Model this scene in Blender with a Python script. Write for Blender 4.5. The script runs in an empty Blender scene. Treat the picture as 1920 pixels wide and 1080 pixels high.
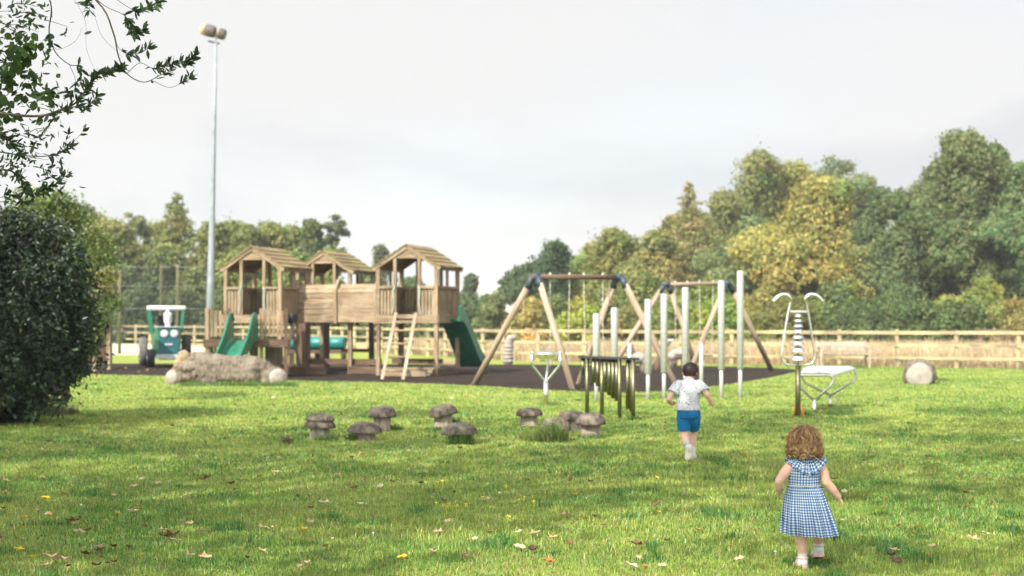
import bpy, math, random
import numpy as np
from mathutils import Vector, Matrix

S = bpy.context.scene
COL = S.collection
R = math.radians

# ---------------------------------------------------------------- camera, sky, sun, exposure
EYE, FPX = 1.5, 2667.0                     # eye height, focal length in photo pixels (50 mm)
cd = bpy.data.cameras.new("camera")
cam = bpy.data.objects.new("camera", cd)
COL.objects.link(cam)
cam.location = (0, 0, EYE)
cam.rotation_euler = (R(90), 0, 0)
cd.sensor_width = 36
cd.lens = 50
cd.shift_y = 60 / 1920
cd.clip_end = 4000
cd.dof.use_dof = True
cd.dof.focus_distance = 8.8
cd.dof.aperture_fstop = 2.6
S.camera = cam

SUN_EL, SUN_AZ = 40, 32                    # azimuth: the light travels towards +Y turned this far to +X
sd = bpy.data.lights.new("sun", 'SUN')
sd.energy = 4.4
sd.angle = R(0.5)
sd.color = (1.0, 0.93, 0.82)
sun = bpy.data.objects.new("sun", sd)
COL.objects.link(sun)
tdir = Vector((math.sin(R(SUN_AZ)) * math.cos(R(SUN_EL)), math.cos(R(SUN_AZ)) * math.cos(R(SUN_EL)), -math.sin(R(SUN_EL))))
sun.rotation_euler = tdir.to_track_quat('-Z', 'Y').to_euler()

W = bpy.data.worlds.new("World")
S.world = W
W.use_nodes = True
nt = W.node_tree
nt.nodes.clear()
wo = nt.nodes.new('ShaderNodeOutputWorld')
bg = nt.nodes.new('ShaderNodeBackground')
bg.inputs['Strength'].default_value = 0.1
sky = nt.nodes.new('ShaderNodeTexSky')
sky.sky_type = 'NISHITA'
sky.sun_disc = False
sky.sun_elevation = R(SUN_EL)
sky.sun_rotation = math.atan2(-tdir.x, -tdir.y)
tc = nt.nodes.new('ShaderNodeTexCoord')
mp = nt.nodes.new('ShaderNodeMapping')
mp.inputs['Scale'].default_value = (1.0, 1.0, 2.6)
mp.inputs['Location'].default_value = (3.1, 0.4, 0.2)
nz = nt.nodes.new('ShaderNodeTexNoise')
nz.inputs['Scale'].default_value = 2.6
nz.inputs['Detail'].default_value = 7
nz.inputs['Roughness'].default_value = 0.55
nz.inputs['Distortion'].default_value = 0.35
rp = nt.nodes.new('ShaderNodeValToRGB')
rp.color_ramp.elements[0].position = 0.40
rp.color_ramp.elements[0].color = (3.52, 3.60, 3.70, 1)
rp.color_ramp.elements[1].position = 0.56
rp.color_ramp.elements[1].color = (4.30, 4.27, 4.19, 1)
nz2 = nt.nodes.new('ShaderNodeTexNoise')
nz2.inputs['Scale'].default_value = 1.7
nz2.inputs['Detail'].default_value = 4
rp2 = nt.nodes.new('ShaderNodeValToRGB')
rp2.color_ramp.elements[0].position = 0.30
rp2.color_ramp.elements[0].color = (0.72, 0.72, 0.72, 1)
rp2.color_ramp.elements[1].position = 0.46
rp2.color_ramp.elements[1].color = (0.97, 0.97, 0.97, 1)
mx = nt.nodes.new('ShaderNodeMix')
mx.data_type = 'RGBA'
L = nt.links.new
L(tc.outputs['Generated'], mp.inputs['Vector'])
L(mp.outputs['Vector'], nz.inputs['Vector'])
L(mp.outputs['Vector'], nz2.inputs['Vector'])
L(nz.outputs['Fac'], rp.inputs['Fac'])
L(nz2.outputs['Fac'], rp2.inputs['Fac'])
L(rp2.outputs['Color'], mx.inputs[0])
L(sky.outputs['Color'], mx.inputs[6])
L(rp.outputs['Color'], mx.inputs[7])
# thin cloud glows brighter around the sun
nv_ = nt.nodes.new('ShaderNodeVectorMath')
nv_.operation = 'NORMALIZE'
dt = nt.nodes.new('ShaderNodeVectorMath')
dt.operation = 'DOT_PRODUCT'
dt.inputs[1].default_value = tuple(-tdir)
mr = nt.nodes.new('ShaderNodeMapRange')
mr.interpolation_type = 'SMOOTHSTEP'
mr.inputs['From Min'].default_value = -0.1
mr.inputs['From Max'].default_value = 1.0
mr.inputs['To Min'].default_value = 1.0
mr.inputs['To Max'].default_value = 3.6
gl = nt.nodes.new('ShaderNodeVectorMath')
gl.operation = 'SCALE'
L(tc.outputs['Generated'], nv_.inputs[0])
L(nv_.outputs[0], dt.inputs[0])
L(dt.outputs['Value'], mr.inputs['Value'])
L(mx.outputs[2], gl.inputs[0])
L(mr.outputs['Result'], gl.inputs['Scale'])
L(gl.outputs[0], bg.inputs['Color'])
L(bg.outputs['Background'], wo.inputs['Surface'])

S.view_settings.view_transform = 'Standard'
S.view_settings.look = 'None'
S.view_settings.gamma = 1
S.view_settings.exposure = 1.05
S.render.engine = 'CYCLES'
S.cycles.use_denoising = True
S.cycles.max_bounces = 8
S.cycles.transparent_max_bounces = 8
S.cycles.use_adaptive_sampling = True
S.cycles.adaptive_threshold = 0.01


def gp(px, D):                             # ground x for a photo column at depth D
    return (px - 960) / FPX * D


def zz(py, D):                             # height of a photo row at depth D
    return EYE + (600 - py) / FPX * D


def P(px, py, D):
    return Vector((gp(px, D), D, zz(py, D)))


def gd(py):                                # depth of a ground row
    return EYE * FPX / (py - 600)


# ---------------------------------------------------------------- materials
def new_mat(name):
    m = bpy.data.materials.new(name)
    m.use_nodes = True
    n = m.node_tree
    n.nodes.clear()
    out = n.nodes.new('ShaderNodeOutputMaterial')
    return m, n, out


def noise_mat(name, c1, c2, scale=(8, 8, 8), detail=5, rough=0.7, metal=0.0, bump=0.0, coord='Object',
              lo=0.35, hi=0.65, c3=None, s3=1.5, spec=0.4, bscale=None):
    m, n, out = new_mat(name)
    bs = n.nodes.new('ShaderNodeBsdfPrincipled')
    bs.inputs['Roughness'].default_value = rough
    bs.inputs['Metallic'].default_value = metal
    bs.inputs['Specular IOR Level'].default_value = spec
    t = n.nodes.new('ShaderNodeTexCoord')
    mpn = n.nodes.new('ShaderNodeMapping')
    mpn.inputs['Scale'].default_value = scale
    no = n.nodes.new('ShaderNodeTexNoise')
    no.inputs['Scale'].default_value = 1.0
    no.inputs['Detail'].default_value = detail
    no.inputs['Roughness'].default_value = 0.6
    r = n.nodes.new('ShaderNodeValToRGB')
    r.color_ramp.elements[0].position = lo
    r.color_ramp.elements[0].color = (*c1, 1)
    r.color_ramp.elements[1].position = hi
    r.color_ramp.elements[1].color = (*c2, 1)
    l = n.links.new
    l(t.outputs[coord], mpn.inputs['Vector'])
    l(mpn.outputs['Vector'], no.inputs['Vector'])
    l(no.outputs['Fac'], r.inputs['Fac'])
    col = r.outputs['Color']
    if coord == 'UV':                       # each board or pole its own shade
        nb = n.nodes.new('ShaderNodeTexNoise')
        nb.inputs['Scale'].default_value = 0.35
        nb.inputs['Detail'].default_value = 1
        mrb = n.nodes.new('ShaderNodeMapRange')
        mrb.inputs['From Min'].default_value = 0.3
        mrb.inputs['From Max'].default_value = 0.7
        mrb.inputs['To Min'].default_value = 0.62
        mrb.inputs['To Max'].default_value = 1.25
        sc_ = n.nodes.new('ShaderNodeVectorMath')
        sc_.operation = 'SCALE'
        l(t.outputs['UV'], nb.inputs['Vector'])
        l(nb.outputs['Fac'], mrb.inputs['Value'])
        l(col, sc_.inputs[0])
        l(mrb.outputs['Result'], sc_.inputs['Scale'])
        col = sc_.outputs[0]
    if c3:
        n3 = n.nodes.new('ShaderNodeTexNoise')
        n3.inputs['Scale'].default_value = s3
        n3.inputs['Detail'].default_value = 4
        r3 = n.nodes.new('ShaderNodeValToRGB')
        r3.color_ramp.elements[0].position = 0.45
        r3.color_ramp.elements[0].color = (0, 0, 0, 1)
        r3.color_ramp.elements[1].position = 0.7
        r3.color_ramp.elements[1].color = (1, 1, 1, 1)
        m3 = n.nodes.new('ShaderNodeMix')
        m3.data_type = 'RGBA'
        m3.inputs[7].default_value = (*c3, 1)
        l(t.outputs['Object'], n3.inputs['Vector'])
        l(n3.outputs['Fac'], r3.inputs['Fac'])
        l(r3.outputs['Color'], m3.inputs[0])
        l(col, m3.inputs[6])
        col = m3.outputs[2]
    l(col, bs.inputs['Base Color'])
    if bump:
        b = n.nodes.new('ShaderNodeBump')
        b.inputs['Strength'].default_value = bump
        b.inputs['Distance'].default_value = 0.02
        l(no.outputs['Fac'], b.inputs['Height'])
        l(b.outputs['Normal'], bs.inputs['Normal'])
    l(bs.outputs['BSDF'], out.inputs['Surface'])
    return m


def leaf_mat(name, trans=0.35, rough=0.5, gloss=0.06):
    m, n, out = new_mat(name)
    a = n.nodes.new('ShaderNodeAttribute')
    a.attribute_name = 'tint'
    d = n.nodes.new('ShaderNodeBsdfDiffuse')
    tr = n.nodes.new('ShaderNodeBsdfTranslucent')
    mxx = n.nodes.new('ShaderNodeMixShader')
    mxx.inputs[0].default_value = trans
    g = n.nodes.new('ShaderNodeBsdfGlossy')
    g.inputs['Roughness'].default_value = rough
    g.inputs['Color'].default_value = (0.9, 0.95, 1, 1)
    m2 = n.nodes.new('ShaderNodeMixShader')
    m2.inputs[0].default_value = gloss
    l = n.links.new
    l(a.outputs['Color'], d.inputs['Color'])
    l(a.outputs['Color'], tr.inputs['Color'])
    l(d.outputs[0], mxx.inputs[1])
    l(tr.outputs[0], mxx.inputs[2])
    l(mxx.outputs[0], m2.inputs[1])
    l(g.outputs[0], m2.inputs[2])
    l(m2.outputs[0], out.inputs['Surface'])
    return m


M = {}
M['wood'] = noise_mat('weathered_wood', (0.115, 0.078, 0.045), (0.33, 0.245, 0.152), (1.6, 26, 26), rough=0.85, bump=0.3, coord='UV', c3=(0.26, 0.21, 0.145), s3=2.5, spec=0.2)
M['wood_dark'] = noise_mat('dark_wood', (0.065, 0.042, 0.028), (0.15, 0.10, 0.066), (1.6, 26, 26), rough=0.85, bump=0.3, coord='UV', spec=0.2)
M['roof_wood'] = noise_mat('roof_boards', (0.12, 0.085, 0.048), (0.25, 0.18, 0.105), (1.4, 22, 22), rough=0.9, bump=0.3, coord='UV', c3=(0.20, 0.19, 0.07), s3=1.6, spec=0.15)
M['pine'] = noise_mat('round_pine', (0.21, 0.155, 0.105), (0.40, 0.315, 0.235), (1.2, 16, 16), rough=0.8, bump=0.2, coord='UV', spec=0.2)
M['pine_brown'] = noise_mat('brown_beam', (0.095, 0.06, 0.042), (0.16, 0.105, 0.075), (1.2, 16, 16), rough=0.8, coord='UV', spec=0.2)
M['fence'] = noise_mat('fence_wood', (0.21, 0.16, 0.09), (0.36, 0.29, 0.185), (1.0, 14, 14), rough=0.85, coord='UV', c3=(0.42, 0.38, 0.2), s3=1.2, spec=0.2)
M['pole_wood'] = noise_mat('mossy_pole', (0.13, 0.12, 0.06), (0.22, 0.20, 0.11), (1.0, 14, 14), rough=0.9, coord='UV', spec=0.1)
M['bench'] = noise_mat('silver_teak', (0.26, 0.21, 0.16), (0.40, 0.34, 0.28), (1.5, 20, 20), rough=0.85, coord='UV', spec=0.2)
M['stone_wood'] = noise_mat('weathered_log', (0.06, 0.047, 0.037), (0.20, 0.165, 0.13), (18, 18, 9), detail=6, rough=0.9, bump=0.9, c3=(0.19, 0.165, 0.125), s3=3, spec=0.15)
M['log_pale'] = noise_mat('pale_log_end', (0.22, 0.195, 0.165), (0.31, 0.285, 0.25), (7, 7, 7), rough=0.85, bump=0.3, spec=0.15)
M['cap'] = noise_mat('hewn_cap', (0.036, 0.029, 0.025), (0.135, 0.108, 0.09), (26, 7, 16), detail=7, rough=0.9, bump=0.7, c3=(0.20, 0.17, 0.13), s3=7, spec=0.15)
M['stem'] = noise_mat('hewn_stem', (0.15, 0.12, 0.095), (0.34, 0.285, 0.225), (22, 22, 4), detail=6, rough=0.9, bump=0.5, spec=0.15)
M['green_plastic'] = noise_mat('green_plastic', (0.008, 0.105, 0.058), (0.013, 0.15, 0.085), (4, 4, 4), rough=0.3, spec=0.5)
M['barrel'] = noise_mat('teal_plastic', (0.008, 0.13, 0.12), (0.012, 0.17, 0.15), (4, 4, 4), rough=0.35)
M['tractor_green'] = noise_mat('green_paint', (0.012, 0.115, 0.065), (0.018, 0.145, 0.08), (3, 3, 3), rough=0.4)
M['tractor_teal'] = noise_mat('teal_panel', (0.012, 0.085, 0.10), (0.018, 0.105, 0.125), (3, 3, 3), rough=0.45)
M['white_paint'] = noise_mat('white_paint', (0.46, 0.46, 0.45), (0.55, 0.55, 0.54), (3, 3, 3), rough=0.4)
M['grey_paint'] = noise_mat('grey_paint', (0.34, 0.35, 0.35), (0.5, 0.5, 0.49), (9, 9, 9), rough=0.6)
M['rubber'] = noise_mat('rubber', (0.015, 0.015, 0.016), (0.035, 0.034, 0.034), (9, 9, 9), rough=0.8)
M['rubber_dusty'] = noise_mat('dusty_rubber', (0.07, 0.065, 0.062), (0.14, 0.13, 0.125), (9, 9, 9), rough=0.9)
M['steel'] = noise_mat('polished_steel', (0.62, 0.63, 0.62), (0.72, 0.72, 0.70), (6, 6, 6), rough=0.13, metal=1.0)
M['steel_satin'] = noise_mat('satin_steel', (0.46, 0.47, 0.44), (0.58, 0.58, 0.54), (6, 6, 40), rough=0.24, metal=1.0)
M['alu'] = noise_mat('pale_aluminium', (0.34, 0.35, 0.345), (0.43, 0.44, 0.43), (3, 3, 30), rough=0.42, metal=0.2)
M['galv'] = noise_mat('galvanised_steel', (0.18, 0.205, 0.23), (0.25, 0.28, 0.305), (4, 4, 4), rough=0.55, metal=0.2)
M['chain'] = noise_mat('chain_steel', (0.45, 0.43, 0.38), (0.6, 0.58, 0.52), (30, 30, 30), rough=0.4, metal=0.5)
M['black_metal'] = noise_mat('black_metal', (0.018, 0.022, 0.022), (0.035, 0.04, 0.04), (5, 5, 5), rough=0.45)
M['blue_bracket'] = noise_mat('dark_bracket', (0.02, 0.035, 0.05), (0.035, 0.055, 0.075), (5, 5, 5), rough=0.45)
M['lamp_body'] = noise_mat('lamp_body', (0.06, 0.05, 0.045), (0.11, 0.09, 0.08), (5, 5, 5), rough=0.5)
M['lamp_glass'] = noise_mat('lamp_lens', (0.36, 0.27, 0.14), (0.45, 0.36, 0.22), (5, 5, 5), rough=0.25)
M['orange'] = noise_mat('orange_rubber', (0.30, 0.07, 0.02), (0.42, 0.11, 0.03), (12, 12, 12), rough=0.7)
M['bark'] = noise_mat('tree_bark', (0.05, 0.036, 0.026), (0.15, 0.11, 0.08), (9, 9, 2.2), rough=0.95, bump=0.8, spec=0.1)
M['twig'] = noise_mat('twig_bark', (0.06, 0.045, 0.035), (0.13, 0.10, 0.08), (20, 20, 20), rough=0.9, spec=0.1)
M['leaf'] = leaf_mat('foliage', 0.42, 0.6, 0.018)
M['holly_leaf'] = leaf_mat('glossy_foliage', 0.2, 0.4, 0.035)
M['grass'] = leaf_mat('grass_blade', 0.4, 0.55, 0.04)
M['dry'] = leaf_mat('dry_leaf', 0.2, 0.7, 0.02)
M['skin'] = noise_mat('skin', (0.56, 0.335, 0.255), (0.64, 0.40, 0.31), (30, 30, 30), rough=0.5, spec=0.35)
M['skin'].node_tree.nodes['Principled BSDF'].inputs['Subsurface Weight'].default_value = 0.15
M['skin'].node_tree.nodes['Principled BSDF'].inputs['Subsurface Radius'].default_value = (0.012, 0.005, 0.003)
M['shorts'] = noise_mat('blue_cotton', (0.006, 0.11, 0.29), (0.01, 0.15, 0.36), (14, 14, 14), rough=0.85, bump=0.25, spec=0.15)
M['sock'] = noise_mat('white_sock', (0.52, 0.52, 0.52), (0.62, 0.62, 0.61), (60, 60, 60), rough=0.9, bump=0.3, spec=0.1)
M['sock_blue'] = noise_mat('blue_sock', (0.16, 0.24, 0.36), (0.3, 0.4, 0.5), (60, 60, 60), rough=0.9, spec=0.1)
M['shoe'] = noise_mat('white_shoe', (0.45, 0.425, 0.385), (0.56, 0.53, 0.49), (25, 25, 25), rough=0.7)
M['sandal'] = noise_mat('pale_pink_leather', (0.55, 0.36, 0.29), (0.68, 0.5, 0.42), (25, 25, 25), rough=0.6)
M['eye'] = noise_mat('eye', (0.75, 0.74, 0.72), (0.8, 0.8, 0.78), (5, 5, 5), rough=0.2)
M['iris'] = noise_mat('iris', (0.03, 0.02, 0.015), (0.06, 0.04, 0.03), (5, 5, 5), rough=0.2)
M['lip'] = noise_mat('lip', (0.42, 0.16, 0.13), (0.5, 0.2, 0.17), (20, 20, 20), rough=0.5)


def hair_mat(name):
    m, n, out = new_mat(name)
    a = n.nodes.new('ShaderNodeAttribute')
    a.attribute_name = 'tint'
    b = n.nodes.new('ShaderNodeBsdfPrincipled')
    b.inputs['Roughness'].default_value = 0.42
    b.inputs['Specular IOR Level'].default_value = 0.5
    tr = n.nodes.new('ShaderNodeBsdfTranslucent')
    mxx = n.nodes.new('ShaderNodeMixShader')
    mxx.inputs[0].default_value = 0.35
    n.links.new(a.outputs['Color'], b.inputs['Base Color'])
    n.links.new(a.outputs['Color'], tr.inputs['Color'])
    n.links.new(b.outputs[0], mxx.inputs[1])
    n.links.new(tr.outputs[0], mxx.inputs[2])
    n.links.new(mxx.outputs[0], out.inputs['Surface'])
    return m


M['hair'] = hair_mat('hair')


def gingham_mat():
    m, n, out = new_mat('gingham_cotton')
    b = n.nodes.new('ShaderNodeBsdfPrincipled')
    b.inputs['Roughness'].default_value = 0.85
    b.inputs['Specular IOR Level'].default_value = 0.15
    t = n.nodes.new('ShaderNodeTexCoord')
    sp = n.nodes.new('ShaderNodeSeparateXYZ')
    l = n.links.new
    l(t.outputs['UV'], sp.inputs[0])
    outs = []
    for k in ('X', 'Y'):
        f = n.nodes.new('ShaderNodeMath')
        f.operation = 'FRACT'
        l(sp.outputs[k], f.inputs[0])
        g = n.nodes.new('ShaderNodeMath')
        g.operation = 'GREATER_THAN'
        g.inputs[1].default_value = 0.5
        l(f.outputs[0], g.inputs[0])
        outs.append(g)
    ad = n.nodes.new('ShaderNodeMath')
    ad.operation = 'ADD'
    l(outs[0].outputs[0], ad.inputs[0])
    l(outs[1].outputs[0], ad.inputs[1])
    hv = n.nodes.new('ShaderNodeMath')
    hv.operation = 'MULTIPLY'
    hv.inputs[1].default_value = 0.5
    l(ad.outputs[0], hv.inputs[0])
    r = n.nodes.new('ShaderNodeValToRGB')
    r.color_ramp.interpolation = 'CONSTANT'
    e = r.color_ramp.elements
    e[0].position = 0.0
    e[0].color = (0.46, 0.48, 0.51, 1)
    e[1].position = 0.25
    e[1].color = (0.12, 0.20, 0.335, 1)
    e2 = e.new(0.75)
    e2.color = (0.032, 0.08, 0.18, 1)
    l(hv.outputs[0], r.inputs['Fac'])
    l(r.outputs['Color'], b.inputs['Base Color'])
    no = n.nodes.new('ShaderNodeTexNoise')
    no.inputs['Scale'].default_value = 22
    l(t.outputs['Object'], no.inputs['Vector'])
    bp = n.nodes.new('ShaderNodeBump')
    bp.inputs['Strength'].default_value = 0.5
    bp.inputs['Distance'].default_value = 0.02
    l(no.outputs['Fac'], bp.inputs['Height'])
    l(bp.outputs[0], b.inputs['Normal'])
    l(b.outputs[0], out.inputs['Surface'])
    return m


M['gingham'] = gingham_mat()


def print_shirt_mat():
    m, n, out = new_mat('printed_cotton')
    b = n.nodes.new('ShaderNodeBsdfPrincipled')
    b.inputs['Roughness'].default_value = 0.85
    b.inputs['Specular IOR Level'].default_value = 0.15
    t = n.nodes.new('ShaderNodeTexCoord')
    v = n.nodes.new('ShaderNodeTexVoronoi')
    v.inputs['Scale'].default_value = 46
    r = n.nodes.new('ShaderNodeValToRGB')
    r.color_ramp.elements[0].position = 0.24
    r.color_ramp.elements[0].color = (1, 1, 1, 1)
    r.color_ramp.elements[1].position = 0.42
    r.color_ramp.elements[1].color = (0, 0, 0, 1)
    no = n.nodes.new('ShaderNodeTexNoise')
    no.inputs['Scale'].default_value = 13
    r2 = n.nodes.new('ShaderNodeValToRGB')
    e = r2.color_ramp.elements
    e[0].position = 0.38
    e[0].color = (0.10, 0.13, 0.22, 1)
    e[1].position = 0.6
    e[1].color = (0.28, 0.23, 0.25, 1)
    mxx = n.nodes.new('ShaderNodeMix')
    mxx.data_type = 'RGBA'
    mxx.inputs[6].default_value = (0.45, 0.46, 0.48, 1)
    l = n.links.new
    l(t.outputs['Object'], v.inputs['Vector'])
    l(t.outputs['Object'], no.inputs['Vector'])
    l(v.outputs['Distance'], r.inputs['Fac'])
    l(no.outputs['Fac'], r2.inputs['Fac'])
    l(r.outputs['Color'], mxx.inputs[0])
    l(r2.outputs['Color'], mxx.inputs[7])
    l(mxx.outputs[2], b.inputs['Base Color'])
    n2 = n.nodes.new('ShaderNodeTexNoise')
    n2.inputs['Scale'].default_value = 18
    l(t.outputs['Object'], n2.inputs['Vector'])
    bp = n.nodes.new('ShaderNodeBump')
    bp.inputs['Strength'].default_value = 0.6
    bp.inputs['Distance'].default_value = 0.03
    l(n2.outputs['Fac'], bp.inputs['Height'])
    l(bp.outputs[0], b.inputs['Normal'])
    l(b.outputs[0], out.inputs['Surface'])
    return m


M['shirt'] = print_shirt_mat()


def ramp_node(n, stops):
    r = n.nodes.new('ShaderNodeValToRGB')
    e = r.color_ramp.elements
    while len(e) < len(stops):
        e.new(0.5)
    for i, (p, c) in enumerate(stops):
        e[i].position = p
        e[i].color = (*c, 1)
    return r


def ground_mat(name, stops_a, scale_a, stops_b, scale_b, fac=0.5, bump=0.6, fine=60):
    m, n, out = new_mat(name)
    b = n.nodes.new('ShaderNodeBsdfPrincipled')
    b.inputs['Roughness'].default_value = 0.95
    b.inputs['Specular IOR Level'].default_value = 0.1
    t = n.nodes.new('ShaderNodeTexCoord')
    l = n.links.new
    cols = []
    for st, sc in ((stops_a, scale_a), (stops_b, scale_b)):
        no = n.nodes.new('ShaderNodeTexNoise')
        no.inputs['Scale'].default_value = sc
        no.inputs['Detail'].default_value = 8
        no.inputs['Roughness'].default_value = 0.65
        r = ramp_node(n, st)
        l(t.outputs['Object'], no.inputs['Vector'])
        l(no.outputs['Fac'], r.inputs['Fac'])
        cols.append(r)
    mxx = n.nodes.new('ShaderNodeMix')
    mxx.data_type = 'RGBA'
    mxx.inputs[0].default_value = fac
    l(cols[0].outputs['Color'], mxx.inputs[6])
    l(cols[1].outputs['Color'], mxx.inputs[7])
    l(mxx.outputs[2], b.inputs['Base Color'])
    nf = n.nodes.new('ShaderNodeTexNoise')
    nf.inputs['Scale'].default_value = fine
    nf.inputs['Detail'].default_value = 4
    l(t.outputs['Object'], nf.inputs['Vector'])
    bp = n.nodes.new('ShaderNodeBump')
    bp.inputs['Strength'].default_value = bump
    bp.inputs['Distance'].default_value = 0.04
    l(nf.outputs['Fac'], bp.inputs['Height'])
    l(bp.outputs[0], b.inputs['Normal'])
    l(b.outputs[0], out.inputs['Surface'])
    return m


M['lawn'] = ground_mat('lawn', [(0.3, (0.13, 0.19, 0.03)), (0.5, (0.225, 0.275, 0.055)), (0.68, (0.32, 0.31, 0.10))], 0.55,
                       [(0.3, (0.12, 0.19, 0.03)), (0.55, (0.235, 0.285, 0.06)), (0.75, (0.33, 0.31, 0.12))], 7.0, 0.5, 0.8, 45)
M['bark_chip'] = ground_mat('bark_chippings', [(0.3, (0.016, 0.0125, 0.011)), (0.55, (0.036, 0.027, 0.021)), (0.75, (0.07, 0.052, 0.04))], 14,
                            [(0.35, (0.021, 0.017, 0.015)), (0.7, (0.048, 0.036, 0.028))], 1.2, 0.4, 1.0, 40)
M['meadow_soil'] = ground_mat('dry_meadow', [(0.3, (0.33, 0.24, 0.11)), (0.7, (0.46, 0.36, 0.2))], 0.4,
                              [(0.3, (0.26, 0.19, 0.09)), (0.7, (0.44, 0.34, 0.18))], 3.0, 0.5, 0.6, 20)
M['court'] = ground_mat('pale_court', [(0.3, (0.36, 0.38, 0.25)), (0.7, (0.43, 0.44, 0.30))], 0.3,
                        [(0.3, (0.36, 0.38, 0.24)), (0.7, (0.42, 0.42, 0.3))], 2.0, 0.5, 0.1, 20)
M['hill'] = ground_mat('far_fields', [(0.35, (0.36, 0.33, 0.28)), (0.6, (0.44, 0.37, 0.30))], 0.02,
                       [(0.4, (0.24, 0.27, 0.22)), (0.6, (0.44, 0.38, 0.31))], 0.045, 0.5, 0.0, 1)

# ---------------------------------------------------------------- building helpers
NB = [0]


def set_props(o, label=None, cat=None, group=None, kind=None):
    if label:
        o['label'] = label
    if cat:
        o['category'] = cat
    if group:
        o['group'] = group
    if kind:
        o['kind'] = kind
    return o


def thing(name, label, cat, loc=(0, 0, 0), group=None):
    o = bpy.data.objects.new(name, None)
    o.empty_display_size = 0.2
    o.location = loc
    COL.objects.link(o)
    return set_props(o, label, cat, group)


def world_loc(o):
    v = Vector((0, 0, 0))
    while o is not None:
        v += o.location
        o = o.parent
    return v


def link_mesh(name, me, mat, parent=None, loc=None):
    o = bpy.data.objects.new(name, me)
    if mat is not None and not me.materials:
        me.materials.append(mat)
    COL.objects.link(o)
    if parent is not None:
        o.parent = parent
    if loc is not None:
        o.location = loc
    return o


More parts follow.
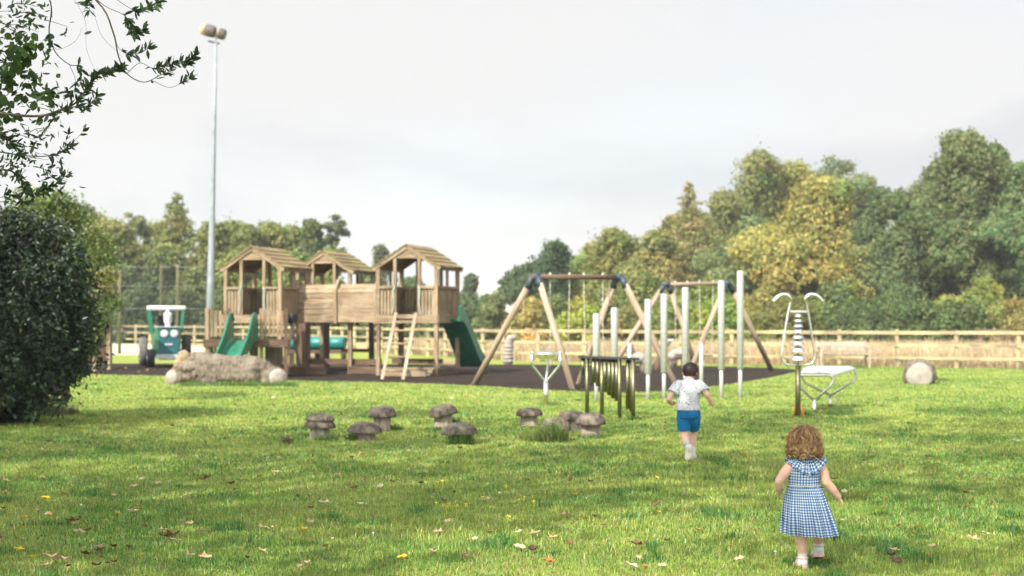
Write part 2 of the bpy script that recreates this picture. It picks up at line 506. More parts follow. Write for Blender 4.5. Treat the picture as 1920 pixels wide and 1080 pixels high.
class MB:
    """collects shapes in world coordinates, builds ONE mesh object"""

    def __init__(s):
        s.v, s.f, s.uv, s.sm = [], [], [], []

    def face(s, idx, uv=None, smooth=False):
        s.f.append(tuple(idx))
        s.uv.append(uv or [(0, 0)] * len(idx))
        s.sm.append(smooth)

    def box(s, c, size, rot=None):
        c = Vector(c)
        hx, hy, hz = size[0] / 2, size[1] / 2, size[2] / 2
        ax = [Vector((1, 0, 0)), Vector((0, 1, 0)), Vector((0, 0, 1))]
        if rot is not None:
            ax = [rot @ a for a in ax]
        k = max(range(3), key=lambda i: size[i])
        o = [0, 1, 2]
        o = o[k:] + o[:k]
        a = ax[o[0]] * size[o[0]] / 2
        s._prism(c - a, c + a, ax[o[1]] * size[o[1]] / 2, ax[o[2]] * size[o[2]] / 2)

    def _prism(s, p, q, a, b, a2=None, b2=None):
        a2 = a if a2 is None else a2
        b2 = b if b2 is None else b2
        i = len(s.v)
        s.v += [p - a - b, p + a - b, p + a + b, p - a + b, q - a2 - b2, q + a2 - b2, q + a2 + b2, q - a2 + b2]
        Ln = (q - p).length
        wa, wb = a.length * 2, b.length * 2
        o = random.random() * 40
        u = 0
        for e, wd in ((0, wa), (1, wb), (2, wa), (3, wb)):
            n = (e + 1) % 4
            s.face((i + e, i + n, i + 4 + n, i + 4 + e), [(o, o + u), (o, o + u + wd), (o + Ln, o + u + wd), (o + Ln, o + u)])
            u += wd
        s.face((i + 3, i + 2, i + 1, i), [(o, o), (o, o + wa), (o + wb, o + wa), (o + wb, o)])
        s.face((i + 4, i + 5, i + 6, i + 7), [(o, o), (o, o + wa), (o + wb, o + wa), (o + wb, o)])

    def bar(s, p, q, w, h, up=(0, 0, 1), taper=1.0):
        p, q = Vector(p), Vector(q)
        d = (q - p).normalized()
        u = Vector(up)
        if abs(d.dot(u.normalized())) > 0.985:
            u = Vector((0.3, 1, 0))
        a = d.cross(u).normalized() * w / 2
        b = a.cross(d).normalized() * h / 2
        s._prism(p, q, a, b, a * taper, b * taper)

    def barv(s, p, q, a, b):               # explicit half axes
        s._prism(Vector(p), Vector(q), Vector(a), Vector(b))

    def tube(s, pts, rad, n=8, caps=True, smooth=True):
        pts = [Vector(p) for p in pts]
        if not hasattr(rad, '__len__'):
            rad = [rad] * len(pts)
        i0 = len(s.v)
        t0 = (pts[1] - pts[0]).normalized()
        ref = Vector((0, 0, 1)) if abs(t0.z) < 0.9 else Vector((1, 0, 0))
        nrm = t0.cross(ref).normalized()
        ln = 0
        o = random.random() * 40
        lens = []
        for k, p in enumerate(pts):
            if k == 0:
                t = t0
            elif k == len(pts) - 1:
                t = (pts[k] - pts[k - 1]).normalized()
            else:
                t = ((pts[k + 1] - p).normalized() + (p - pts[k - 1]).normalized())
                t = t.normalized() if t.length > 1e-6 else (p - pts[k - 1]).normalized()
            nrm = (nrm - t * nrm.dot(t))
            nrm = nrm.normalized() if nrm.length > 1e-6 else t.orthogonal().normalized()
            bn = t.cross(nrm)
            if k:
                ln += (p - pts[k - 1]).length
            lens.append(ln)
            for j in range(n):
                a = 2 * math.pi * j / n
                s.v.append(p + (nrm * math.cos(a) + bn * math.sin(a)) * rad[k])
        for k in range(len(pts) - 1):
            cir = 2 * math.pi * max(rad[k], 1e-4)
            for j in range(n):
                j2 = (j + 1) % n
                a, b2, c, d = i0 + k * n + j, i0 + k * n + j2, i0 + (k + 1) * n + j2, i0 + (k + 1) * n + j
                s.face((a, b2, c, d), [(o + lens[k], o + cir * j / n), (o + lens[k], o + cir * (j + 1) / n),
                                       (o + lens[k + 1], o + cir * (j + 1) / n), (o + lens[k + 1], o + cir * j / n)], smooth)
        if caps:
            s.face([i0 + j for j in range(n)][::-1])
            s.face([i0 + (len(pts) - 1) * n + j for j in range(n)])

    def lathe(s, base, prof, n=20, smooth=True, axis=(0, 0, 1), sx=1, wob=None):
        base = Vector(base)
        q = Vector((0, 0, 1)).rotation_difference(Vector(axis))
        i0 = len(s.v)
        m = len(prof)
        for k, (r, z) in enumerate(prof):
            for j in range(n):
                a = 2 * math.pi * j / n
                f = wob(a, z) if wob else 1
                s.v.append(base + q @ Vector((r * f * sx * math.cos(a), r * f * math.sin(a), z)))
        for k in range(m - 1):
            for j in range(n):
                j2 = (j + 1) % n
                s.face((i0 + k * n + j, i0 + k * n + j2, i0 + (k + 1) * n + j2, i0 + (k + 1) * n + j),
                       [(j / n, prof[k][1]), ((j + 1) / n, prof[k][1]), ((j + 1) / n, prof[k + 1][1]), (j / n, prof[k + 1][1])], smooth)
        if prof[0][0] > 1e-4:
            s.face([i0 + j for j in range(n)][::-1])
        if prof[-1][0] > 1e-4:
            s.face([i0 + (m - 1) * n + j for j in range(n)])

    def ball(s, c, r, n=12, m=8, sc=(1, 1, 1), rot=None, fn=None):
        c = Vector(c)
        i0 = len(s.v)
        for k in range(m + 1):
            th = math.pi * k / m
            for j in range(n):
                a = 2 * math.pi * j / n
                d = Vector((math.sin(th) * math.cos(a), math.sin(th) * math.sin(a), math.cos(th)))
                f = fn(d) if fn else 1
                d = Vector((d.x * sc[0], d.y * sc[1], d.z * sc[2])) * r * f
                if rot is not None:
                    d = rot @ d
                s.v.append(c + d)
        for k in range(m):
            for j in range(n):
                j2 = (j + 1) % n
                s.face((i0 + (k + 1) * n + j, i0 + (k + 1) * n + j2, i0 + k * n + j2, i0 + k * n + j), None, True)

    def loft(s, rings, uvs=None, caps=False, closed=True, smooth=True):
        i0 = len(s.v)
        n = len(rings[0])
        for r in rings:
            s.v += [Vector(p) for p in r]
        for k in range(len(rings) - 1):
            for j in range(n if closed else n - 1):
                j2 = (j + 1) % n
                uv = None
                if uvs:
                    uv = [uvs(k, j), uvs(k, j + 1), uvs(k + 1, j + 1), uvs(k + 1, j)]
                s.face((i0 + k * n + j, i0 + k * n + j2, i0 + (k + 1) * n + j2, i0 + (k + 1) * n + j), uv, smooth)
        if caps:
            s.face([i0 + j for j in range(n)][::-1])
            s.face([i0 + (len(rings) - 1) * n + j for j in range(n)])

    def cone(s, p, q, r1, r2, n=12):       # round-ended tapered limb
        p, q = Vector(p), Vector(q)
        s.ball(p, r1, n, 8)
        s.ball(q, r2, n, 8)
        s.tube([p, q], [r1, r2], n)

    def chain(s, pts, rads, n=12):
        for k in range(len(pts) - 1):
            s.cone(pts[k], pts[k + 1], rads[k], rads[k + 1], n)

    def mesh(s, name, off=Vector((0, 0, 0))):
        me = bpy.data.meshes.new(name)
        me.from_pydata([tuple(v - off) for v in s.v], [], s.f)
        uvl = me.uv_layers.new(name='UVMap')
        flat = [c for u in s.uv for p in u for c in p]
        uvl.data.foreach_set('uv', flat)
        me.polygons.foreach_set('use_smooth', s.sm)
        me.update()
        return me

    def build(s, name, mat, parent=None, loc=None):
        off = world_loc(parent) if parent is not None else Vector(loc or (0, 0, 0))
        me = s.mesh(name, off)
        return link_mesh(name, me, mat, parent, None if parent is not None else loc)

    def remesh(s, name, mat, parent, voxel=0.006, smooth=4):
        off = world_loc(parent)
        me = s.mesh(name + '_raw', off)
        o = bpy.data.objects.new('tmp', me)
        COL.objects.link(o)
        md = o.modifiers.new('r', 'REMESH')
        md.mode = 'VOXEL'
        md.voxel_size = voxel
        if smooth:
            m2 = o.modifiers.new('s', 'SMOOTH')
            m2.factor = 0.5
            m2.iterations = smooth
        dg = bpy.context.evaluated_depsgraph_get()
        dg.update()
        nm = bpy.data.meshes.new_from_object(o.evaluated_get(dg))
        bpy.data.objects.remove(o)
        bpy.data.meshes.remove(me)
        nm.name = name
        nm.materials.clear()
        nm.polygons.foreach_set('use_smooth', [True] * len(nm.polygons))
        return link_mesh(name, nm, mat, parent)


def np_mesh(name, verts, faces_n, idx, tint=None, tint_domain='FACE', smooth=True):
    """verts (n,3); all faces have faces_n corners; idx flat"""
    me = bpy.data.meshes.new(name)
    nv, nf = len(verts), len(idx) // faces_n
    me.vertices.add(nv)
    me.vertices.foreach_set('co', np.ascontiguousarray(verts, dtype=np.float32).ravel())
    me.loops.add(len(idx))
    me.loops.foreach_set('vertex_index', np.ascontiguousarray(idx, dtype=np.int32))
    me.polygons.add(nf)
    me.polygons.foreach_set('loop_start', np.arange(0, nf * faces_n, faces_n, dtype=np.int32))
    me.polygons.foreach_set('loop_total', np.full(nf, faces_n, dtype=np.int32))
    me.update(calc_edges=True)
    if smooth:
        me.polygons.foreach_set('use_smooth', np.ones(nf, dtype=bool))
    if tint is not None:
        at = me.attributes.new('tint', 'FLOAT_COLOR', tint_domain)
        c = np.ones((len(tint), 4), dtype=np.float32)
        c[:, :3] = tint
        at.data.foreach_set('color', c.ravel())
    return me


_lat = np.random.default_rng(5).random((256, 256))


def vnoise(x, y, sc, seed=0):
    x = np.asarray(x) * sc + seed * 17.3 + 1000
    y = np.asarray(y) * sc + seed * 9.7 + 1000
    xi, yi = np.floor(x).astype(int), np.floor(y).astype(int)
    fx, fy = x - xi, y - yi
    fx = fx * fx * (3 - 2 * fx)
    fy = fy * fy * (3 - 2 * fy)
    g = lambda a, b: _lat[a % 256, b % 256]
    return (g(xi, yi) * (1 - fx) + g(xi + 1, yi) * fx) * (1 - fy) + (g(xi, yi + 1) * (1 - fx) + g(xi + 1, yi + 1) * fx) * fy


def leaves_mesh(name, pos, out, size, tint, rng, aspect=0.55, flat=0.5, seg=1):
    """one rhombic, slightly folded leaf (2 quads) per position; out = preferred normal"""
    n = len(pos)
    nrm = out * flat + rng.normal(size=(n, 3)) * (1 - flat) + np.array([0, 0, 0.15])
    nrm /= np.linalg.norm(nrm, axis=1, keepdims=True) + 1e-9
    t = rng.normal(size=(n, 3))
    t -= nrm * np.sum(t * nrm, axis=1, keepdims=True)
    t /= np.linalg.norm(t, axis=1, keepdims=True) + 1e-9
    b = np.cross(nrm, t)
    sz = np.asarray(size).reshape(-1, 1) * np.ones((n, 1))
    sz = sz * rng.uniform(0.65, 1.3, (n, 1))
    l2, w2 = sz * 0.5, sz * 0.5 * aspect
    fold = sz * 0.10
    v = np.stack([pos - t * l2, pos - b * w2 - t * l2 * 0.1 + nrm * fold, pos + t * l2 - nrm * fold * 0.8, pos + b * w2 - t * l2 * 0.1 + nrm * fold], axis=1)
    verts = v.reshape(-1, 3)
    idx = np.arange(n * 4)
    # per-leaf quad folded along the midrib: two triangles
    base = (np.arange(n) * 4)[:, None]
    tri = np.concatenate([base + np.array([0, 1, 2]), base + np.array([0, 2, 3])], axis=1).ravel()
    tt = np.repeat(tint, 2, axis=0)
    return np_mesh(name, verts, 3, tri, tt, 'FACE', smooth=False)


def sphere_dirs(n, rng):
    d = rng.normal(size=(n, 3))
    return d / np.linalg.norm(d, axis=1, keepdims=True)


def lobes_cloud(lobes, n, rng, bump=0.25, inner=0.5):
    """points spread through lumpy ellipsoid lobes; returns pos, outward dir, lobe index"""
    lb = np.array(lobes)
    vol = lb[:, 3] * lb[:, 4] + lb[:, 3] * lb[:, 5]
    k = rng.choice(len(lb), n, p=vol / vol.sum())
    d = sphere_dirs(n, rng)
    ph = rng.random((len(lb), 6)) * 6.28
    p = ph[k]
    f = 1 + bump * (np.sin(d[:, 0] * 5 + p[:, 0]) * np.sin(d[:, 1] * 5 + p[:, 1]) + 0.7 * np.sin(d[:, 2] * 6 + p[:, 2]) * np.sin(d[:, 0] * 8 + p[:, 3]))
    r = inner + (1.06 - inner) * rng.random(n) ** 0.55
    r = r + rng.exponential(0.05, n) + (rng.random(n) < .05) * rng.exponential(0.09, n)
    r = np.minimum(r, 1.22)
    pos = lb[k, :3] + d * lb[k, 3:6] * (f * r)[:, None]
    return pos, d, k


def pal_tint(rng, k, nl, base, var=0.22, alt=None, altp=0.15):
    base = np.array(base)
    lobe_f = rng.normal(1, 0.14, (nl, 1))
    lobe_h = rng.normal(0, 0.10, (nl, 1))
    t = base[None, :] * lobe_f[k] * np.exp(rng.normal(0, var, (len(k), 1)))
    t[:, 0:1] *= 1 + lobe_h[k] + rng.normal(0, 0.08, (len(k), 1))
    if alt is not None:
        m = rng.random(len(k)) < altp * np.clip(rng.normal(1, 0.8, nl), 0, 3)[k]
        t[m] = np.array(alt)[None, :] * np.exp(rng.normal(0, var, (m.sum(), 1)))
    return np.clip(t, 0.004, 0.7)


# ---------------------------------------------------------------- setting: ground sheets
def sheet(name, pts, z, mat):
    mb = MB()
    mb.v = [Vector((x, y, z)) for x, y in pts]
    mb.face(list(range(len(pts))))
    o = mb.build(name, mat)
    o['kind'] = 'structure'
    return o


sheet('ground', [(-1500, -200), (1500, -200), (1500, 2600), (-1500, 2600)], 0, M['lawn'])


def smooth_poly(pts, n=6):
    out = []
    m = len(pts)
    for i in range(m):
        p0, p1, p2, p3 = (Vector(pts[(i + k - 1) % m]) for k in range(4))
        for t in range(n):
            t = t / n
            out.append(0.5 * ((2 * p1) + (p2 - p0) * t + (2 * p0 - 5 * p1 + 4 * p2 - p3) * t * t + (3 * p1 - p0 - 3 * p2 + p3) * t ** 3))
    return [(p.x, p.y) for p in out]


pit_px = [(60, 701), (200, 702.5), (380, 707), (560, 714), (720, 717), (880, 723), (1000, 730), (1100, 735), (1200, 736), (1290, 730), (1400, 716), (1478, 701),
          (1500, 694), (1400, 688.5), (1200, 685), (900, 683.5), (600, 682.5), (380, 682), (200, 681.5), (60, 682)]
pit = smooth_poly([(gp(px, gd(py)), gd(py)) for px, py in pit_px])
sheet('bark_pit', pit, 0.004, M['bark_chip'])
FENCE = [(19.5, 39.8), (16.2, 43.2), (10.5, 46.2), (0.0, 52.0), (-11.5, 76), (-28.5, 95), (-52, 112)]
mead = [(19.5, 40.0), (16.2, 43.4), (10.5, 46.4), (0.0, 52.2), (-11.5, 76.2), (-28.5, 95.2), (-52, 112.2), (-60, 330), (150, 330), (150, 40)]
sheet('meadow', mead, 0.004, M['meadow_soil'])
sheet('court', [(-12.6, 60.5), (-60, 61), (-80, 101), (-42, 102), (-28.3, 94), (-17.5, 81.5)], 0.006, M['court'])


def hill():
    mb = MB()
    nx, ny = 40, 8
    rows = []
    for j in range(ny + 1):
        r = []
        for i in range(nx + 1):
            x = -420 + 840 * i / nx
            y = 640 + 520 * j / ny
            e = math.sin(math.pi * min(1, j / ny * 0.5 + 0.0)) * (1 if j else 0)
            z = (29 + 5 * math.sin(i * 0.37) + 3.0 * math.sin(i * 0.9 + 1)) * e * (1.0 - 0.25 * (abs(x) / 420) ** 2)
            r.append(Vector((x, y, z - (0.5 if j == 0 else 0))))
        rows.append(r)
    mb.loft(rows, closed=False)
    o = mb.build('hill', M['hill'])
    o['kind'] = 'structure'


hill()


def in_poly(x, y, poly):
    x, y = np.asarray(x), np.asarray(y)
    inside = np.zeros(len(x), bool)
    j = len(poly) - 1
    for i in range(len(poly)):
        xi, yi = poly[i]
        xj, yj = poly[j]
        c = ((yi > y) != (yj > y)) & (x < (xj - xi) * (y - yi) / (yj - yi + 1e-12) + xi)
        inside ^= c
        j = i
    return inside


# ---------------------------------------------------------------- grass
def blades(name, label, x, y, h, w, tint, rng, lean=0.5, mat='grass'):
    n = len(x)
    a = rng.uniform(0, 2 * math.pi, n)
    la = rng.uniform(0, 2 * math.pi, n)
    ln = h * np.abs(rng.normal(0, lean, n))
    bx, by = np.cos(a) * w / 2, np.sin(a) * w / 2
    lx, ly = np.cos(la) * ln, np.sin(la) * ln
    z0 = np.full(n, -0.005)
    hm = h * 0.55
    ht = np.maximum(h - ln * 0.35, h * 0.35)
    v = np.stack([np.stack([x - bx, y - by, z0], 1), np.stack([x + bx, y + by, z0], 1),
                  np.stack([x + bx * .8 + lx * .3, y + by * .8 + ly * .3, hm], 1), np.stack([x - bx * .8 + lx * .3, y - by * .8 + ly * .3, hm], 1),
                  np.stack([x + lx + bx * .15, y + ly + by * .15, ht], 1), np.stack([x + lx - bx * .15, y + ly - by * .15, ht], 1)], axis=1)
    b = (np.arange(n) * 6)[:, None]
    idx = np.concatenate([b + np.array([0, 1, 2, 3]), b + np.array([3, 2, 4, 5])], axis=1).ravel()
    me = np_mesh(name, v.reshape(-1, 3), 4, idx, np.repeat(tint, 2, axis=0), 'FACE', smooth=True)
    o = link_mesh(name, me, M[mat])
    set_props(o, label, 'grass', None, 'stuff')
    return o


def lawn_colour(x, y, rng):
    n = len(x)
    f = 0.55 * vnoise(x, y, 0.8, 1) + 0.3 * vnoise(x, y, 2.6, 2) + 0.15 * vnoise(x, y, 0.25, 3)
    f = np.clip((f - 0.28) / 0.40 + rng.normal(0, 0.2, n), 0, 1)[:, None]
    green = np.array([0.082, 0.196, 0.022])
    yel = np.array([0.245, 0.318, 0.055])
    t = green * (1 - f) + yel * f
    s = rng.random(n) < 0.05 + 0.16 * np.clip(vnoise(x, y, 1.6, 6) - 0.45, 0, 1) * 2
    t[s] = np.array([0.34, 0.27, 0.12]) * rng.uniform(0.7, 1.2, (s.sum(), 1))
    d = vnoise(x, y, 3.1, 4) > 0.86
    t[d] = np.array([0.06, 0.16, 0.022]) * rng.uniform(0.8, 1.3, (d.sum(), 1))
    t *= np.exp(rng.normal(0, 0.30, (n, 1)))
    t[:, 0] *= np.exp(rng.normal(0, 0.12, n))
    return t, d


STOOLS = [(gp(a, gd(b)), gd(b)) for a, b in ((600, 823), (684, 825), (717, 807), (831, 800), (862, 831), (991.5, 797), (1042, 826), (1073, 806), (1107, 820))]


def make_lawn_grass():
    rng = np.random.default_rng(11)
    X, Y, Hh, Ww, T = [], [], [], [], []
    for y0, y1, dens, wd, hm in ((6.3, 9.5, 3600, 0.0052, 1.0), (9.5, 13, 2400, 0.0065, 1.0), (13, 18, 1200, 0.009, 0.95), (18, 26, 560, 0.0125, 0.85), (26, 36, 260, 0.02, 0.7), (36, 47, 110, 0.032, 0.62)):
        hw1 = 0.36 * y1 + 3.0
        n = int(dens * 2 * hw1 * (y1 - y0))
        x = rng.uniform(-hw1, hw1, n)
        y = rng.uniform(y0, y1, n)
        k = np.abs(x) < 0.36 * y + 3.0
        k &= ~in_poly(x, y, pit) & ~in_poly(x, y, mead)
        x, y = x[k], y[k]
        t, d = lawn_colour(x, y, rng)
        h = (0.024 + 0.034 * vnoise(x, y, 2.0, 8) + 0.02 * vnoise(x, y, 6.0, 9)) * rng.uniform(0.5, 1.25, len(x)) * .82
        h[d] *= 1.5
        for sx_, sy_ in STOOLS:
            h[(x - sx_) ** 2 + (y - sy_ + .12) ** 2 < .13] *= .5
        X.append(x); Y.append(y); Hh.append(h * hm); Ww.append(np.full(len(x), wd)); T.append(t)
    blades('lawn_grass', 'short green and yellowed lawn grass covering the foreground', np.concatenate(X), np.concatenate(Y), np.concatenate(Hh), np.concatenate(Ww), np.concatenate(T), rng, 0.85)


make_lawn_grass()


def make_meadow():
    rng = np.random.default_rng(12)
    n = 130000
    y = 40 + 26 * rng.random(n) ** 1.3
    x = rng.uniform(-8, 27, n)
    k = in_poly(x, y + 0.22 + 0.18 * np.sin(x * 2.1), mead)
    x, y = x[k], y[k]
    n = len(x)
    f = vnoise(x, y, 0.5, 3)
    t = np.array([0.47, 0.365, 0.22]) * (0.75 + 0.5 * f[:, None]) * np.exp(rng.normal(0, 0.22, (n, 1)))
    g = rng.random(n) < 0.12
    t[g] = np.array([0.16, 0.17, 0.05])
    h = rng.uniform(0.25, 0.58, n) * (0.7 + 0.6 * f) * np.clip((y - 38) / 8, .4, 1.2)
    blades('meadow_grass', 'tall dry straw coloured meadow grass behind the fence', x, y, h, np.full(n, 0.022), t, rng, 0.35)


make_meadow()


# ---------------------------------------------------------------- fences
def polyline_points(pts, step):
    out = []
    d = 0
    nxt = 0
    for a, b in zip(pts[:-1], pts[1:]):
        a, b = Vector(a), Vector(b)
        Ln = (b - a).length
        while nxt <= d + Ln:
            out.append(a.lerp(b, (nxt - d) / Ln))
            nxt += step
        d += Ln
    return out


def post_rail_fence():
    rnd = random.Random(3)
    t = thing('post_and_rail_fence', 'long timber post and rail fence between the lawn and the dry meadow', 'fence', (0, 52, 0))
    pts = polyline_points(FENCE, 1.84)
    for p in pts:
        mb = MB()
        hh = 1.17 + rnd.uniform(-.02, .03)
        mb.bar((p.x, p.y, -0.1), (p.x + rnd.uniform(-.015, .015), p.y, hh), 0.125, 0.11)
        mb.build('post', M['fence'], t)
    for i in range(0, len(pts) - 1, 2):
        a, b = pts[i], pts[min(i + 2, len(pts) - 1)]
        mid = pts[min(i + 1, len(pts) - 1)]
        dirn = (b - a).normalized()
        nrm = Vector((dirn.y, -dirn.x)) * 0.078
        if nrm.y > 0:
            nrm = -nrm
        for z, hh in ((1.10, 0.11), (0.70, 0.085), (0.30, 0.085)):
            mb = MB()
            q = [Vector((v.x + nrm.x, v.y + nrm.y, z + rnd.uniform(-.012, .012))) for v in (a, mid, b)]
            mb.bar(q[0], q[1] - (q[1] - q[0]).normalized() * 0.002, 0.04, hh)
            mb.bar(q[1] + (q[2] - q[1]).normalized() * 0.002, q[2] - (q[2] - q[1]).normalized() * 0.01, 0.04, hh)
            mb.build('rail', M['fence'], t)


post_rail_fence()


def court_net():
    t = thing('court_net_fence', 'tall wire netting on slim wooden poles beside the pale court', 'fence', (-20, 63, 0))
    xs = [-26.5, -22, gp(224, 63), gp(303, 63.5), gp(333, 63.2), gp(395, 63.6)]
    ys = [62.5, 62.7, 63, 63.4, 63.2, 63.6]
    for x, y in zip(xs, ys):
        mb = MB()
        mb.tube([(x, y, -0.1), (x, y, 3.95)], [0.075, 0.06], 8)
        mb.build('pole', M['pole_wood'], t)
    mb = MB()
    for z in (3.85, 3.0, 2.0, 1.0):
        for i in range(len(xs) - 1):
            mb.tube([(xs[i], ys[i] - .09, z), (xs[i + 1], ys[i + 1] - .09, z)], 0.008, 4)
    mb.build('wire', M['galv'], t)
    mb = MB()
    for i in range(len(xs) - 1):
        a, b = Vector((xs[i], ys[i] - .07, 0)), Vector((xs[i + 1], ys[i + 1] - .07, 0))
        n = max(2, int((b - a).length / 0.16))
        for k in range(n):
            p = a.lerp(b, k / n)
            mb.bar(p + Vector((0, 0, 0.9)), p + Vector((0, 0, 3.85)), 0.012, 0.012)
        for k in range(20):
            z = 0.9 + k * 0.15
            mb.bar(a + Vector((0, 0.02, z)), b + Vector((0, 0.02, z)), 0.012, 0.012)
    mb.build('netting', M['black_metal'], t)


court_net()


# ---------------------------------------------------------------- trees
def tree(label, px, D, top, halfw, pal, seed, cat='tree', name='broadleaf_tree', base=0.0, style='round', n=9000, leaf=0.34, alt=None, altp=0.15,
         lift=0.12, group='trees and bushes behind the meadow and the court', gap=1.0, trunk=True, sq=0.66, wide=1.40):
    rng = np.random.default_rng(seed)
    cx = gp(px, D)
    H = zz(top, D)
    Wd = halfw / FPX * D * wide
    t = thing(name, label, cat, (cx, D, 0), group)
    lobes = []
    zb = H * lift
    if style == 'round':
        m = 54
        ph = rng.uniform(0, 6.28, 4)
        for i in range(m):
            a = i * 2.39996 + rng.uniform(-.5, .5)
            zf = ((i * 0.618034) % 1.0)
            prof = max(.05, 1 - ((zf - .40) / .60) ** 2) ** .5 if zf > .4 else .72 + .28 * zf / .4
            prof *= 1 + .18 * math.sin(2 * a + ph[0] + 4 * zf) + .13 * math.sin(3 * a + ph[1] - 3 * zf)
            s = Wd * rng.uniform(0.15, 0.37) * gap
            rr = max(0.0, Wd * prof * rng.uniform(.74, 1.14) - s * .72) * (1.0 if i % 4 else rng.uniform(.1, .7))
            z = zb + (H - zb) * (0.05 + 0.95 * zf) - s * sq * (.95 if zf > .6 else .3)
            lobes.append((cx + math.cos(a) * rr, D + math.sin(a) * rr * 0.85, max(z, s * 0.5), s, s, s * sq))
        lobes.append((cx, D, zb + (H - zb) * .45, Wd * .5, Wd * .5, (H - zb) * .36))
    elif style == 'conifer':
        m = 110
        for i in range(m):
            zf = i / (m - 1)
            a = i * 2.4 + rng.uniform(-.4, .4)
            rr = Wd * ((1 - zf) ** 0.75 * .95 + .03) * rng.uniform(0.25, 0.95)
            s = Wd * (0.26 * (1 - zf) + 0.055) * rng.uniform(.7, 1.25)
            z = zb + (H - zb) * zf - s * 0.3 - rr * .12
            lobes.append((cx + math.cos(a) * rr, D + math.sin(a) * rr, max(z, s), s * 1.2, s * 1.2, s * 0.5))
    elif style == 'loose':
        m = 60
        for i in range(m):
            a = rng.uniform(0, 2 * math.pi)
            zf = rng.random() ** 0.8
            rr = Wd * (math.sin(math.pi * (0.15 + 0.8 * zf)) ** 0.7) * rng.uniform(0.1, 1.0)
            s = Wd * rng.uniform(0.10, 0.24)
            z = zb + (H - zb) * zf - s * 0.4
            lobes.append((cx + math.cos(a) * rr, D + math.sin(a) * rr, max(z, s), s * 1.15, s * 1.15, s * 0.75))
    elif style == 'shrub':
        m = 34
        for i in range(m):
            a = rng.uniform(0, 2 * math.pi)
            zf = rng.random()
            rr = Wd * math.sqrt(1 - 0.8 * zf * zf) * rng.uniform(0.1, 0.95)
            s = Wd * rng.uniform(0.16, 0.40)
            z = H * (0.05 + 0.92 * zf) - s * 0.55
            lobes.append((cx + math.cos(a) * rr, D + math.sin(a) * rr, max(z, s * .6), s, s, min(s, H * .4)))
    pos, d, k = lobes_cloud(lobes, int(n * (2.8 if style != 'loose' else 1.6) * max(1, wide / 1.2)), rng, 0.30, 0.55 if style != 'loose' else 0.35)
    pos[:, 2] = np.maximum(pos[:, 2], 0.05)
    tint = pal_tint(rng, k, len(lobes), np.array(pal) * 2.0, 0.12, None if alt is None else np.array(alt) * 2.0, altp)
    off = np.array([cx, D, 0])
    me = leaves_mesh('crown', pos - off, d, leaf * .74, tint, rng, 0.66, 0.60)
    link_mesh('crown', me, M['leaf'], t)
    if trunk:
        mb = MB()
        r0 = max(0.09, H * 0.022)
        c = Vector((cx, D, 0))
        top_t = H * (0.93 if style == 'conifer' else 0.72)
        pts = [c + Vector((rng.normal(0, .012) * H * q, rng.normal(0, .012) * H * q, top_t * q)) for q in (0, .2, .4, .6, .8, 1)]
        pts[0].z = -0.1
        mb.tube(pts, [r0 * 1.3, r0, r0 * .85, r0 * .6, r0 * .4, r0 * .12], 8)
        for lo in lobes[:-1:3]:
            q = Vector(lo[:3])
            zt = min(max(q.z - (q - c).xy.length * 0.6, H * .12), top_t * .9)
            f = zt / top_t
            ia = min(int(f * 5), 4)
            st = pts[ia].lerp(pts[ia + 1], f * 5 - ia)
            md = st.lerp(q, 0.55) + Vector((0, 0, -0.04 * H * 0.5))
            mb.tube([st, md, q], [r0 * .34, r0 * .2, r0 * .06], 5)
        mb.build('trunk', M['bark'], t)
    return t


G1 = (0.058, 0.088, 0.018)       # mid green
G2 = (0.050, 0.074, 0.024)       # dark green
G3 = (0.10, 0.12, 0.028)         # yellow green
G4 = (0.13, 0.125, 0.040)        # olive
G5 = (0.078, 0.096, 0.038)       # grey green
Y1 = (0.178, 0.158, 0.042)         # gold
BR = (0.135, 0.115, 0.05)        # brownish

